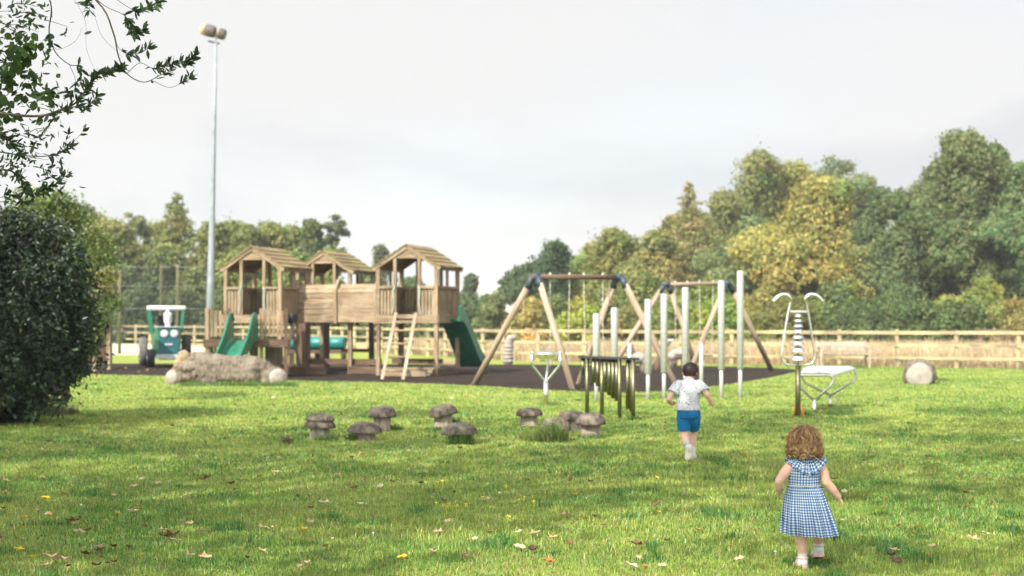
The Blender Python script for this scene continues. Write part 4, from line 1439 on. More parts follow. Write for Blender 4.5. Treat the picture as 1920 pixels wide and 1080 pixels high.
def fort():
    rnd = random.Random(4)
    t = thing('play_fort', 'wooden climbing fort of three roofed towers joined by a plank bridge with two green slides', 'climbing frame', (-4.2, 39, 0))

    def slats(mb, a, b, z0, z1, n=None, w=0.085, th=0.03, pitch=0.105):
        Ln = (b - a).length
        n = n or max(1, int(round(Ln / pitch)))
        d = (b - a).normalized()
        nv = Vector((d.y, -d.x, 0))
        for i in range(n):
            c = a.lerp(b, (i + .5) / n)
            ww = min(w, Ln / n * .70) / 2
            jz = rnd.uniform(-.012, .012)
            mb.barv(c + ZU * z0, c + ZU * (z1 + jz), d * ww, nv * th / 2)

    def guard(parent, a, b, z0, z1, inset=0.05, cap=True):
        d = (b - a).normalized()
        a2, b2 = a + d * inset, b - d * inset
        mb = MB()
        slats(mb, a2, b2, z0 + .02, z1 - .05)
        nv = Vector((d.y, -d.x, 0))
        mb.barv(a2 + ZU * (z0 + .14) - nv * .036, b2 + ZU * (z0 + .14) - nv * .036, ZU * .045, nv * .02)
        if cap:
            mb.barv(a2 + ZU * (z1 - .015), b2 + ZU * (z1 - .015), ZU * .034, nv * .075)
        return mb.build('guard_panel', M['wood'], parent)

    def tower(NR, fz=1.43, s=1.67, doors_right=False, legs=True):
        NRv = Vector((NR[0], NR[1], 0))
        c = {'NR': NRv, 'NL': NRv - EU * s, 'BR': NRv + EV * s, 'BL': NRv - EU * s + EV * s}
        mid = (c['NL'] + c['BR']) / 2
        mb = MB()
        for i in range(12):                # deck boards
            a = c['NL'] + EV * (s * (i + .5) / 12)
            mb.barv(a + ZU * (fz + .12) - EU * .02, a + EU * (s + .02) + ZU * (fz + .12), EV * (s / 24 * .93), ZU * .018)
        deck = mb.build('tower', M['wood'], t)
        for a, b in (('NL', 'NR'), ('NR', 'BR'), ('BR', 'BL'), ('BL', 'NL')):
            m_ = MB()
            d = (c[b] - c[a]).normalized()
            nv = Vector((d.y, -d.x, 0))
            m_.barv(c[a] + d * -.06 + nv * .072 + ZU * (fz + .1), c[b] + d * .06 + nv * .072 + ZU * (fz + .1), ZU * .115, nv * .02)
            m_.build('fascia_board', M['wood'], deck)
        for k in c:
            m_ = MB()
            m_.barv(c[k] - ZU * .1, c[k] + ZU * 2.93, EU * .05, EV * .05)
            m_.build('corner_post', M['wood'], deck)
        dw = 0.35
        for q, sg in ((0, -1), (0, 1), (s, -1), (s, 1)):
            p = mid + EU * (sg * dw) + EV * (q - s / 2)
            m_ = MB()
            m_.barv(p + ZU * (fz - .1), p + ZU * 3.28, EU * .042, EV * .042)
            m_.build('door_post', M['wood'], deck)
        for q in (0, 1):                   # slim posts at the middle of the left and right sides
            p = mid + EU * (s / 2 * (1 if q else -1))
            m_ = MB()
            m_.barv(p + ZU * 2.3, p + ZU * 2.93, EU * .035, EV * .035)
            m_.build('side_post', M['wood'], deck)
        fl = mid - EU * dw - EV * s / 2
        fr = mid + EU * dw - EV * s / 2
        guard(deck, c['NL'], fl, fz + .2, 2.40)
        guard(deck, fr, c['NR'], fz + .2, 2.40)
        guard(deck, c['BL'], mid - EU * dw + EV * s / 2, fz + .2, 2.40)
        guard(deck, mid + EU * dw + EV * s / 2, c['BR'], fz + .2, 2.40)
        guard(deck, c['NR'], c['BR'], fz + .2, 2.40)
        guard(deck, c['NL'], c['BL'], fz + .2, 2.40)
        # eave beams and roof: ridge runs along EV
        hw = s / 2 + .1
        ez, rz = 2.93, 3.52
        rf = MB()
        for sg in (-1, 1):
            for i in range(5):
                f0, f1 = i / 5, (i + 1) / 5
                a = mid + EU * sg * hw * (1 - f0) + ZU * (ez + (rz - ez) * f0)
                b = mid + EU * sg * hw * (1 - f1) + ZU * (ez + (rz - ez) * f1)
                cc = (a + b) / 2
                sl = (b - a)
                n_ = sl.cross(EV).normalized()
                if n_.z < 0:
                    n_ = -n_
                o = n_ * .02
                rf.barv(cc - EV * (s / 2 + .1) + o, cc + EV * (s / 2 + .12 + rnd.uniform(-.015, .015)) + o, sl * .54 + n_ * (-.012), n_ * .014)
        roof = rf.build('roof', M['roof_wood'], deck)
        for e in (-1, 1):
            m_ = MB()
            y = EV * (e * (s / 2 + .055))
            for sg in (-1, 1):
                a = mid + y + EU * sg * (hw + .03) + ZU * (ez - .055)
                b = mid + y + EU * sg * .012 + ZU * (rz - .055)
                m_.bar(a, b, .03, .11)
            i0 = len(m_.v)
            top = mid + y * .96 + ZU * (rz - .09)
            l_ = mid + y * .96 - EU * .42 + ZU * (rz - .36)
            r_ = mid + y * .96 + EU * .42 + ZU * (rz - .36)
            th = EV * .012
            m_.v += [l_ - th, r_ - th, top - th, l_ + th, r_ + th, top + th]
            for fc in ((0, 1, 2), (5, 4, 3), (0, 3, 4, 1), (1, 4, 5, 2), (2, 5, 3, 0)):
                m_.face([i0 + q for q in fc], [(m_.v[i0 + q].dot(EU), m_.v[i0 + q].z) for q in fc])
            m_.build('gable_board', M['wood'], deck)
        for sg in (-1, 1):
            m_ = MB()
            a = mid + EU * sg * (s / 2) + ZU * 2.895
            m_.barv(a - EV * (s / 2 - .05), a + EV * (s / 2 - .05), EU * .03, ZU * .05)
            m_.build('eave_beam', M['wood'], deck)
        return c, mid, deck

    cC, mC, dC = tower((-2.02, 38.0))
    cA, mA, dA = tower((-6.35, 39.0))
    cB, mB_, dB = tower((-4.73, 41.5))

    # plank bridge wall between the left and right towers
    a0, b0 = Vector((-6.06, 39.92, 0)), Vector((-3.68, 38.60, 0))
    d = (b0 - a0).normalized()
    nv = Vector((d.y, -d.x, 0))
    midp = a0.lerp(b0, .515)
    for (p, q) in ((a0 + d * .05, midp - d * .05), (midp + d * .05, b0 - d * .04)):
        m_ = MB()
        zc = 1.43
        hts = [.23, .145, .145, .145, .145]
        for h in hts:
            m_.barv(p + ZU * (zc + h / 2), q + ZU * (zc + h / 2), ZU * (h / 2 - .009), nv * .018)
            zc += h
        for j in range(2):                  # leaning top boards
            o = -nv * (.035 + .075 * j)
            m_.barv(p + ZU * (zc + .062) + o, q + ZU * (zc + .062) + o, ZU * .055 - nv * .028, nv * .014 + ZU * .008)
            zc += .118
        m_.build('bridge_panel', M['wood'], t)
    for p in (a0, midp, b0):
        m_ = MB()
        m_.barv(p + ZU * 1.40 + nv * .05, p + ZU * 2.34 + nv * .05, d * .042, nv * .035)
        m_.barv(p + ZU * 2.33 + nv * .045, p + ZU * 2.63 - nv * .1, d * .04, nv * .034)
        m_.build('bridge_post', M['wood'], t)
    m_ = MB()
    for i in range(14):
        p = a0.lerp(b0, (i + .5) / 14)
        m_.barv(p + ZU * 1.50 - nv * .05, p + ZU * 1.50 - nv * 1.15, d * .085, ZU * .018)
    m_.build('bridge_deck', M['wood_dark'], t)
    m_ = MB()
    for h in (1.62, 1.8, 1.98, 2.16, 2.3):
        m_.barv(a0 - nv * 1.18 + ZU * h, b0 - nv * 1.18 + ZU * h, ZU * .07, nv * .018)
    m_.build('bridge_panel', M['wood'], t)
    for px, D, w in ((569, 39.6, .11), (576, 41.2, .07), (613, 41.6, .06), (657, 39.4, .055), (696, 40.6, .055), (752, 40.4, .06)):
        m_ = MB()
        p = Vector((gp(px, D), D, 0))
        m_.barv(p - ZU * .1, p + ZU * 1.42, EU * w, EV * w)
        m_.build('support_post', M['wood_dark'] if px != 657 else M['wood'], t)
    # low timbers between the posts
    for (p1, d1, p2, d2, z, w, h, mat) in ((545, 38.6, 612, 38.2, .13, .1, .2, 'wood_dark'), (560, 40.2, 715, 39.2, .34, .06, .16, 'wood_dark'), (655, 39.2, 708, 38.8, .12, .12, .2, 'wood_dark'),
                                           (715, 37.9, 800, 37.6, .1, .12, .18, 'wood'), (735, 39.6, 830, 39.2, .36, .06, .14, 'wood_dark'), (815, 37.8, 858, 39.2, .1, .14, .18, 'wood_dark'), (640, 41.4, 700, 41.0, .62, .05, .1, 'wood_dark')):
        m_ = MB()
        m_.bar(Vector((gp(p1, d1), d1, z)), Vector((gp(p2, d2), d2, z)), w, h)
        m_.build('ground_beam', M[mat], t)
    # ladder leaning on the right tower
    ft = [P(716, 713, 35.9), P(755, 713.5, 35.7)]
    tp = [P(742, 589, 37.95), P(779, 589, 37.7)]
    lad = MB()
    for a, b in zip(ft, tp):
        a = Vector((a.x, a.y, -.03))
        lad.bar(a, b, .075, .11, up=(0, 1, .3))
    L_ = lad.build('ladder', M['pine'], t)
    for k in range(5):
        f = .14 + k * .2
        m_ = MB()
        m_.tube([ft[0].lerp(tp[0], f), ft[1].lerp(tp[1], f)], .03, 8)
        m_.build('rung', M['wood'], L_)
    m_ = MB()
    m_.bar(tp[0] + Vector((-.03, -.03, -.09)), tp[1] + Vector((.03, -.03, -.09)), .04, .16)
    m_.build('ladder_head_board', M['wood'], L_)
    for a, b in zip(ft, tp):               # green rope wound round the stringers
        m_ = MB()
        pts = []
        for i in range(40):
            f = .42 + .28 * i / 39
            c_ = a.lerp(b, f)
            an = i * 1.3
            pts.append(c_ + Vector((math.cos(an) * .065, math.sin(an) * .08, 0)))
        m_.tube(pts, .014, 5)
        m_.build('rope', M['rope'], L_)
    # hanging ropes at the doorways
    for base in (mC, mA):
        for sg in (-1, 1):
            p = base + EU * sg * .34 - EV * (1.67 / 2 + .06)
            m_ = MB()
            m_.tube([p + ZU * 2.42, p + ZU * 2.3 + EU * sg * .04, p + ZU * 1.98 + EU * sg * .02, p + ZU * 1.72 + EU * .06 * sg, p + ZU * 1.62 + EU * .1 * sg], [.022, .028, .018, .018, .022], 6)
            m_.build('rope', M['rope'], t)
    # low entrance deck in front of the left tower
    E2U, E2V = Vector((.988, .157, 0)), Vector((-.157, .988, 0))
    NRl = Vector((-5.86, 36.85, 0))
    sw, sdp, lz = 2.0, 2.0, .93
    lc = {'NR': NRl, 'NL': NRl - E2U * sw, 'BR': NRl + E2V * sdp, 'BL': NRl - E2U * sw + E2V * sdp}
    m_ = MB()
    for i in range(14):
        a = lc['NL'] + E2V * (sdp * (i + .5) / 14)
        m_.barv(a + ZU * lz, a + E2U * sw + ZU * lz, E2V * (sdp / 28 * .93), ZU * .02)
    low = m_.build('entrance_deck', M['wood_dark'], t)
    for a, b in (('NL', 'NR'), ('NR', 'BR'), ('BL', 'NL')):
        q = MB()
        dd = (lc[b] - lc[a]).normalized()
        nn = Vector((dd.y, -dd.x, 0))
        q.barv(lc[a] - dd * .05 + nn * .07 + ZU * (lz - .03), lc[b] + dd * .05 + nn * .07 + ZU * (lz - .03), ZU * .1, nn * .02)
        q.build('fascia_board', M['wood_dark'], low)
    sl_l, sl_r = lc['NL'] + E2U * .62, lc['NL'] + E2U * 1.32
    for k, p in (('a', lc['NL']), ('b', lc['NR']), ('c', lc['BL']), ('d', lc['BR']), ('e', sl_l - E2U * .06), ('f', sl_r + E2U * .06)):
        q = MB()
        q.barv(p - ZU * .1, p + ZU * 1.80, E2U * .05, E2V * .05)
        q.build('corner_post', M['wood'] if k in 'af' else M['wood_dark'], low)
    for a, b in ((lc['NL'], sl_l - E2U * .06), (sl_r + E2U * .06, lc['NR']), (lc['NR'], lc['BR']), (lc['BL'], lc['NL'])):
        g = guard(low, a, b, lz + .12, 1.80, cap=False)
    # climbing board on the right of the entrance deck, and pale boards beneath
    m_ = MB()
    m_.bar(P(531, 689, 37.2), P(551, 601, 38.2), .30, .05, up=(.9, .2, .2))
    m_.build('climbing_board', M['pine'], t)
    m_ = MB()
    m_.bar(P(548, 622, 38.6), P(562, 684, 37.6), .07, .06)
    m_.build('brace', M['wood_dark'], t)
    m_ = MB()
    m_.tube([P(541, 597, 37.9), P(553, 597, 37.8)], .13, 14)
    m_.build('rubber_bumper', M['rubber'], t)
    for (px1, px2, py1, py2, D) in ((468, 484, 648, 680, 38.6), (497, 524, 645, 695, 38.3)):
        m_ = MB()
        a, b = P(px1, py2, D), P(px2, py1, D)
        a.z = max(a.z, 0)
        m_.barv(Vector(((a.x + b.x) / 2, D, a.z)), Vector(((a.x + b.x) / 2, D, b.z)), Vector(((b.x - a.x) / 2, 0, 0)), Vector((0, .03, 0)))
        m_.build('lower_panel', M['pine'], t)
    m_ = MB()
    m_.bar(P(388, 672, 37.2), P(402, 640, 37.8), .09, .05)
    m_.bar(P(404, 668, 37.6), P(404, 640, 38.0), .06, .05)
    for k in range(2):
        m_.bar(P(390, 648 + k * 14, 37.5), P(410, 648 + k * 14, 37.5), .16, .04)
    m_.build('side_steps', M['wood'], t)

    def slide(name, path, side, walls, mat, width=.54):
        """path: bed centre points; side: unit vector across; walls: wall heights"""
        mb = MB()
        rings = []
        th = .028
        for p, h in zip(path, walls):
            l, r = p - side * width / 2, p + side * width / 2
            rings.append([l + ZU * h - side * th, l + ZU * h + side * th * .2, l + ZU * .06 + side * .01, l + side * .06, r - side * .06, r + ZU * .06 - side * .01,
                          r + ZU * h - side * th * .2, r + ZU * h + side * th, r - ZU * .05 + side * th, l - ZU * .05 - side * th])
        mb.loft(rings, caps=True, smooth=False)
        o = mb.build(name, mat, t)
        rim = MB()
        for sg in (-1, 1):
            rim.tube([p + side * sg * (width / 2) + ZU * (h + .005) for p, h in zip(path, walls)], .033, 7)
        rim.build('rim', mat, o)
        return o

    def spath(top, bot, n=14):
        pts = []
        for i in range(n + 1):
            f = i / n
            p = top.lerp(bot, f)
            g = min(1, max(0, (f - .12) / .74))
            g = g * g * (3 - 2 * g) * .35 + g * .65
            p.z = top.z + (bot.z - top.z) * g
            pts.append(p)
        return pts

    top = (sl_l + sl_r) / 2 + ZU * (lz + .06) + E2V * .05
    bot = Vector((gp(409, 34.4), 34.4, .2))
    pts = spath(top, bot)
    dirn = (bot - top)
    side = Vector((dirn.y, -dirn.x, 0)).normalized()
    if side.x < 0:
        side = -side
    wl = [.50, .66, .68, .60, .47, .37, .32, .29, .27, .25, .23, .22, .2, .17, .13]
    slide('slide', pts, side, wl, M['green_plastic'], .62)
    top = cC['NR'] + EV * .85 + ZU * 1.52 + EU * .02
    bot = Vector((gp(893, 40.6), 40.6, .22))
    pts = spath(top, bot)
    dirn = (bot - top)
    side = Vector((dirn.y, -dirn.x, 0)).normalized()
    wl2 = [.3, .34, .34, .33, .32, .31, .3, .3, .3, .3, .3, .29, .27, .24, .2]
    slide('slide', pts, side, wl2, M['green_plastic'], .66)


M['rope'] = noise_mat('green_rope', (0.12, 0.22, 0.16), (0.38, 0.44, 0.36), (40, 40, 40), rough=0.8)
fort()

# pale boards lying about under the fort
for i, (px, py, w, l, ang, lb, tilt) in enumerate((
        (624, 693, .42, 1.5, 4, 'pale stepping board lying in the bark under the plank bridge', .16),
        (598, 674.5, .3, .95, 2, 'narrow pale board behind the stepping board under the bridge', .2),
        (770, 704, .4, 1.4, -6, 'pale stepping board behind the ladder of the right tower', .12),
        (840, 689, .3, .8, 8, 'short pale board beside the right slide', .15))):
    D = gd(py)
    mb = MB()
    rot = Matrix.Rotation(R(ang), 3, 'Z') @ Matrix.Rotation(R(math.degrees(tilt) * 2.2), 3, 'X')
    for k in range(3):
        mb.box(Vector((gp(px, D), D, .14)) + rot @ Vector((0, (k - 1) * w / 3, 0)), (l, w / 3 * .94, .05), rot)
    for k in (-1, 1):
        mb.box(Vector((gp(px, D), D, .06)) + rot @ Vector((k * l * .35, 0, 0)), (.09, w * .8, .12))
    o = mb.build('stepping_board', M['wood'], None, (gp(px, D), D, 0))
    set_props(o, lb, 'board', 'boards lying under the fort')


def barrel():
    D = 46.5
    t = thing('barrel_walker', 'teal rolling barrel in a timber frame seen beneath the plank bridge', 'play barrel', (gp(595, D), D, 0))
    b = MB()
    a, e = P(541, 643.5, D), P(647, 643.5, D - .5)
    for k in range(3):
        p, q = a.lerp(e, k / 3 + .004), a.lerp(e, (k + 1) / 3 - .004)
        b.tube([p, p.lerp(q, .04), p.lerp(q, .5), p.lerp(q, .96), q], [.18, .205, .21, .205, .18], 20)
    b.build('barrel', M['barrel'], t)
    f = MB()
    for y in (-.3, .3):
        f.bar(Vector((a.x - .1, D + y, .48)), Vector((e.x + .1, D - .4 + y, .48)), .07, .12)
    f.build('frame', M['wood_dark'], t)
    for x in (a.x + .1, (a.x + e.x) / 2, e.x - .1):
        for y in (-.3, .2):
            m_ = MB()
            m_.bar((x, D + y, -.1), (x, D + y, .43), .09, .09)
            m_.build('leg', M['wood_dark'], t)


barrel()


# ---------------------------------------------------------------- play tractor
def tractor():
    D = 45.6
    k = D / FPX
    cx = gp(314, D)
    t = thing('play_tractor', 'green toy tractor with a white roof bar and white funnel parked on the bark', 'play tractor', (cx, D, 0))
    t.rotation_euler = (0, 0, R(17))

    def X(px):
        return gp(px, D)

    def Z(py):
        return zz(py, D)
    b = MB()
    w = X(335) - X(293)
    z0, z1 = .33, Z(613.5)
    b.loft([[(cx - w / 2 - .03, D - .35, z), (cx - w / 2 + .04, D - .55, z), (cx + w / 2 - .04, D - .55, z), (cx + w / 2 + .03, D - .35, z), (cx + w / 2 + .06, D + 1.5, z), (cx - w / 2 - .06, D + 1.5, z)] for z in (z0, z1 - .03, z1)], caps=True, smooth=False)
    body = b.build('body', M['tractor_green'], t)
    m_ = MB()
    m_.box((cx + .03, D - .561, (z0 + z1) / 2 + .03), (X(331) - X(297), .02, z1 - z0 - .16))
    m_.build('front_panel', M['tractor_teal'], body)
    m_ = MB()
    m_.box((cx, D - .35, z1 + .012), (w + .06, .5, .022))
    m_.build('bonnet_lid', M['white_paint'], body)
    for px in (306, 324):
        m_ = MB()
        m_.tube([(X(px), D - .565, Z(625)), (X(px), D - .605, Z(625))], .118, 20)
        hl = m_.build('headlight', M['white_paint'], body)
        m_ = MB()
        m_.tube([(X(px), D - .60, Z(625)), (X(px), D - .62, Z(625))], .085, 16)
        m_.build('lens', M['grey_paint'], hl)
    m_ = MB()
    m_.box((X(314), D - .585, Z(645)), (.24, .025, .05))
    m_.build('grille', M['grey_paint'], body)
    m_ = MB()
    m_.box((cx, D - .62, Z(668)), (X(338) - X(292), .08, .15))
    m_.build('bumper', M['grey_paint'], t)
    # roof bar on two posts
    m_ = MB()
    rb = MB()
    rb.tube([(X(277) - .0, D + .3, Z(578)), (X(277) + .06, D + .3, Z(578)), (X(349) - .06, D + .3, Z(578)), (X(349), D + .3, Z(578))], [.06, .085, .085, .06], 12)
    rb.box((cx, D + .85, Z(578)), (X(347) - X(279), 1.1, .1))
    rb.build('roof', M['white_paint'], t)
    for a, c in ((283, 287), (344, 340)):
        for dy in (.3, 1.3):
            m_ = MB()
            m_.bar((X(a), D + dy, Z(582)), (X(c), D + dy, Z(613) - .2), .09, .09)
            m_.build('roof_post', M['tractor_green'], t)
    m_ = MB()
    m_.lathe((X(313.5), D - .3, z1 + .01), [(.085, 0), (.09, .09), (.07, .1), (.125, .16), (.13, .40), (.115, .45), (.05, .47), (.055, .53)], 16)
    m_.build('funnel', M['white_paint'], t)

    def wheel(x, y, r, w_, mat):
        q = MB()
        q.lathe((x - w_ / 2, y, r), [(r * .62, 0), (r * .92, .0), (r, w_ * .2), (r, w_ * .8), (r * .92, w_), (r * .62, w_)], 26, axis=(1, 0, 0))
        wh = q.build('wheel', mat, t)
        q = MB()
        q.lathe((x - w_ * .55, y, r), [(r * .16, -.02), (r * .2, 0), (r * .55, .03), (r * .6, w_ * .5), (r * .55, w_ * 1.05), (.0, w_ * 1.08)], 18, axis=(1, 0, 0))
        q.build('hub', M['grey_paint'], wh)
    wheel(X(272), D + .9, .47, .26, M['rubber_dusty'])
    wheel(X(352), D + .9, .47, .26, M['rubber'])
    wheel(X(283.5), D - .15, .29, .22, M['rubber'])
    wheel(X(343), D - .15, .29, .22, M['rubber'])
    m_ = MB()
    m_.box((cx, D + .4, .32), (w * .8, 1.9, .16))
    m_.build('chassis', M['black_metal'], t)
    m_ = MB()
    m_.box((cx, D + 1.1, z1 + .05), (.5, .4, .1))
    m_.box((cx, D + 1.3, z1 + .2), (.5, .08, .35))
    m_.build('seat', M['black_metal'], t)


tractor()


# ---------------------------------------------------------------- hut behind the holly
def hut():
    D = 41.5
    t = thing('play_hut', 'small hut with a shingled roof half hidden behind the dark bush', 'hut', (gp(140, D), D, 0))
    cx = gp(132, D)
    w = gp(178, D) - cx
    for sx in (-1, 1):
        for sy in (0, 1.5):
            m_ = MB()
            m_.bar((cx + sx * w, D + sy, -.1), (cx + sx * w, D + sy, zz(548, D)), .12, .12)
            m_.build('post', M['wood'], t)
    m_ = MB()
    e = zz(549, D)
    tp = zz(500, D)
    for sg in (-1, 1):
        for i in range(6):
            f0, f1 = i / 6, (i + 1) / 6
            a = Vector((cx + sg * (w + .22) * (1 - f0), D + .75, e + (tp - e) * f0))
            b = Vector((cx + sg * (w + .22) * (1 - f1), D + .75, e + (tp - e) * f1))
            sl = b - a
            n_ = Vector((-sl.z, 0, sl.x)) * (1 if sg < 0 else -1)
            n_ = n_.normalized()
            if n_.z < 0:
                n_ = -n_
            m_.barv((a + b) / 2 + Vector((0, -1.0, 0)) + n_ * .01, (a + b) / 2 + Vector((0, 1.0, 0)) + n_ * .01, sl * .56 - n_ * .012, n_ * .014)
    m_.build('roof', M['roof_wood'], t)
    m_ = MB()
    m_.box((cx, D + 1.5, 1.0), (w * 1.8, .04, 1.6))
    m_.build('wall', M['wood_dark'], t)


hut()


# ---------------------------------------------------------------- floodlight
def floodlight():
    D = 55
    b = Vector((gp(392, D), D, 0))
    tp = P(405, 79, D)
    t = thing('floodlight_mast', 'tall grey steel floodlight mast with two lamps at its top', 'lamp post', b)
    m_ = MB()
    m_.tube([b - ZU * .1, b.lerp(tp, .25), b.lerp(tp, .5), b.lerp(tp, .75), tp], [.18, .145, .105, .075, .05], 16)
    m_.build('pole', M['galv'], t)
    m_ = MB()
    m_.bar(P(390, 77, D), P(412, 82, D + .1), .07, .06)
    m_.build('crossbar', M['black_metal'], t)
    m_ = MB()
    m_.tube([tp - ZU * .05, P(404, 66, D)], .03, 8)
    m_.build('bracket', M['galv'], t)
    ax = (P(423, 68, D) - P(374, 54, D)).normalized()

    def lamp(c, r, ln, out):
        q = MB()
        up = Vector((0, 0, 1))
        fr = Vector((-.25, -.9, -.35)).normalized()
        q.tube([c, c + ax * ln * .25, c + ax * ln * .8, c + ax * ln], [r, r * 1.02, r * .98, r * .8], 18)
        o = q.build('lamp', M['lamp_body'], t)
        q = MB()
        q.tube([c - ax * (r * .95 * out), c - ax * r * .55 * out, c - ax * .01], [r * .72, r * .96, r * 1.0], 18)
        q.build('lens', M['lamp_glass'], o)
    lamp(P(387, 56, D), .235, .36, 1)
    lamp(P(411, 62.5, D + .1), .215, .25, .35)


floodlight()


# ---------------------------------------------------------------- swings
def chain_mb(mb, a, b, r=.0075):
    a, b = Vector(a), Vector(b)
    n = int((b - a).length / .075)
    d = (b - a) / n
    for i in range(n):
        p = a + d * i
        s_ = Vector((.014, 0, 0)) if i % 2 else Vector((0, .014, 0))
        c = p + d * .5
        mb.tube([p, c + s_, p + d * 1.15], r, 4, smooth=False)
        mb.tube([p, c - s_, p + d * 1.15], r, 4, smooth=False)


def swing(label, feet, apx, beam_mat, seats, seatlabels, grp):
    """feet: four ground points (frame 1 near/far, frame 2 near/far); apx: two apex points"""
    t = thing('swing_set', label, 'swing set', ((apx[0] + apx[1]) / 2).xy.to_3d())
    for i, f in enumerate(feet):
        ap = apx[i // 2]
        m_ = MB()
        other = feet[i ^ 1]
        sp = (other - f).normalized()
        top = ap - sp * .07 + (f - ap).normalized() * .03
        m_.tube([Vector((f.x, f.y, -.05)), f.lerp(top, .5), top], [.075, .073, .07], 10)
        m_.build('leg', M['pine'], t)
        q = MB()
        q.tube([ap - sp * .08, ap.lerp(f, .10) - sp * .045], .078, 10)
        q.build('leg_bracket', M['blue_bracket'], t)
    d = (apx[1] - apx[0]).normalized()
    m_ = MB()
    m_.tube([apx[0] - d * .12, apx[1] + d * .12], .056, 10)
    m_.build('beam', beam_mat, t)
    for ap in apx:
        q = MB()
        q.tube([ap - d * .09, ap + d * .09], .08, 10)
        q.build('beam_bracket', M['blue_bracket'], t)
    Ln = (apx[1] - apx[0]).length
    for (f0, f1, dz, sway), lb in zip(seats, seatlabels):
        a, b = apx[0] + d * Ln * f0, apx[0] + d * Ln * f1
        mid = (a + b) / 2
        sx = Vector((-d.y, d.x, 0)) * sway
        zs = dz
        st = thing('swing', lb, 'swing', (mid.x, mid.y, zs), grp)
        sa, sb = Vector((a.x, a.y, zs)) + sx + d * .02, Vector((b.x, b.y, zs)) + sx - d * .02
        q = MB()
        q.bar(sa, sb, .18, .035)
        q.build('seat', M['rubber'], st)
        for u, v in ((a, sa), (b, sb)):
            q = MB()
            chain_mb(q, u - ZU * .07, v + ZU * .02)
            q.build('chain', M['chain'], st)
        for u in (a, b):
            q = MB()
            q.tube([u - ZU * .09, u + ZU * .10], .02, 6)
            q.build('swing_hanger', M['chain'], t)


g = lambda px, py: Vector((gp(px, gd(py)), gd(py), 0))
swing('timber swing frame with a dark brown beam standing nearer the lawn', [g(1075, 730), g(887, 722), g(1270, 724), g(1084, 720)], [P(1004, 519, 31.8), P(1160, 520, 33.1)], M['pine_brown'],
      [(.17, .40, .45, .02), (.57, .80, .52, -.05)], ['black flat swing seat hanging behind the near frame leg', 'black flat swing seat hanging right in the near swing frame'], 'swing seats on chains')
swing('timber swing frame with a pale beam standing behind the white chimes', [g(1140, 700), g(1308, 697), g(1291, 702), g(1449, 695.5)], [P(1250, 533, 40.6), P(1364, 531, 40.7)], M['pine'],
      [(.14, .34, .50, .02), (.54, .76, .48, .0)], ['black flat swing seat hanging left in the far swing frame', 'black flat swing seat hanging right in the far swing frame'], 'swing seats on chains')


# ---------------------------------------------------------------- tall white chimes
def white_chimes():
    data = [(1118, 588, 750, 705, 'shortest white tube chime at the left end of the row'), (1152, 577, 748, 702, 'second shortest white tube chime, right of the shortest one'),
            (1215, 561, 749, 701, 'white tube chime left of the boy, its top level with the far swing leg'), (1245, 551, 748, 699, 'white tube chime straight above the boy left shoulder'),
            (1285, 539, 747, 697, 'white tube chime rising right behind the boy head'), (1352.5, 526, 747, 693, 'second tallest white tube chime, left neighbour of the tallest'),
            (1388, 508, 746, 692, 'tallest white tube chime at the right end of the row')]
    for px, top, base, jn, lb in data:
        D = gd(base)
        c = Vector((gp(px, D), D, 0))
        t = thing('tube_chime', lb, 'chime', c, 'tall white tube chimes')
        m_ = MB()
        m_.tube([c - ZU * .1, c + ZU * (zz(jn, D) + .12)], .037, 14)
        m_.build('post', M['alu'], t)
        m_ = MB()
        z0, z1 = zz(jn, D), zz(top, D)
        m_.lathe(c + ZU * z0, [(.045, 0), (.066, 0.01), (.066, z1 - z0 - .02), (.06, z1 - z0), (.0, z1 - z0 + .004)], 18)
        tb = m_.build('tube', M['alu'], t)
        m_ = MB()
        m_.tube([c + ZU * (z0 + .25) + Vector((0, -.055, 0)), c + ZU * (z0 + .25) + Vector((0, -.072, 0))], .012, 8)
        m_.build('bolt', M['chain'], tb)
    for px, top, D, lb in ((1180.5, 644, 29.5, 'short thin grey post left of the white chimes behind the chime rack'), (1315, 644, 29.3, 'short thin grey post standing right behind the boy')):
        c = Vector((gp(px, D), D, 0))
        m_ = MB()
        m_.tube([c - ZU * .1, c + ZU * zz(top, D)], .04, 12)
        m_.ball(c + ZU * zz(top, D), .04, 12, 6, (1, 1, .4))
        o = m_.build('chime_post', M['alu'], None, c)
        set_props(o, lb, 'post', 'short thin grey posts')


white_chimes()


# ---------------------------------------------------------------- steel drum on a three armed stand
def drum():
    D = 25.6
    c = Vector((gp(1023.5, D), D, 0))
    t = thing('drum_stand', 'shiny steel bowl drum on a three armed stand', 'drum', c)
    za = zz(715, D)
    m_ = MB()
    m_.tube([c - ZU * .1, c + ZU * za], .046, 16)
    m_.build('post', M['steel_satin'], t)
    r = .235
    zr = zz(661, D)
    zk = zz(684, D)
    for a in (188, 352, 80):
        e = Vector((math.cos(R(a)), math.sin(R(a)), 0))
        m_ = MB()
        m_.tube([c + ZU * (za - .06), c + ZU * (za + .01) + e * .02, c + e * (r + .015) * .93 + ZU * (zk - .025), c + e * (r + .02) + ZU * (zk + .02), c + e * (r + .02) + ZU * zr], .0215, 10)
        m_.build('arm', M['steel_satin'], t)
        q = MB()
        q.ball(c + e * (r + .02) + ZU * zr, .03, 10, 6)
        q.build('arm_cap', M['steel'], t)
    m_ = MB()
    m_.lathe(c + ZU * zz(674.5, D), [(.02, 0), (.12, .012), (.18, .04), (.21, .08), (.218, .105), (.212, .118), (.17, .142), (.10, .158), (.03, .166), (.0, .167)], 32)
    m_.build('bowl', M['steel'], t)


drum()


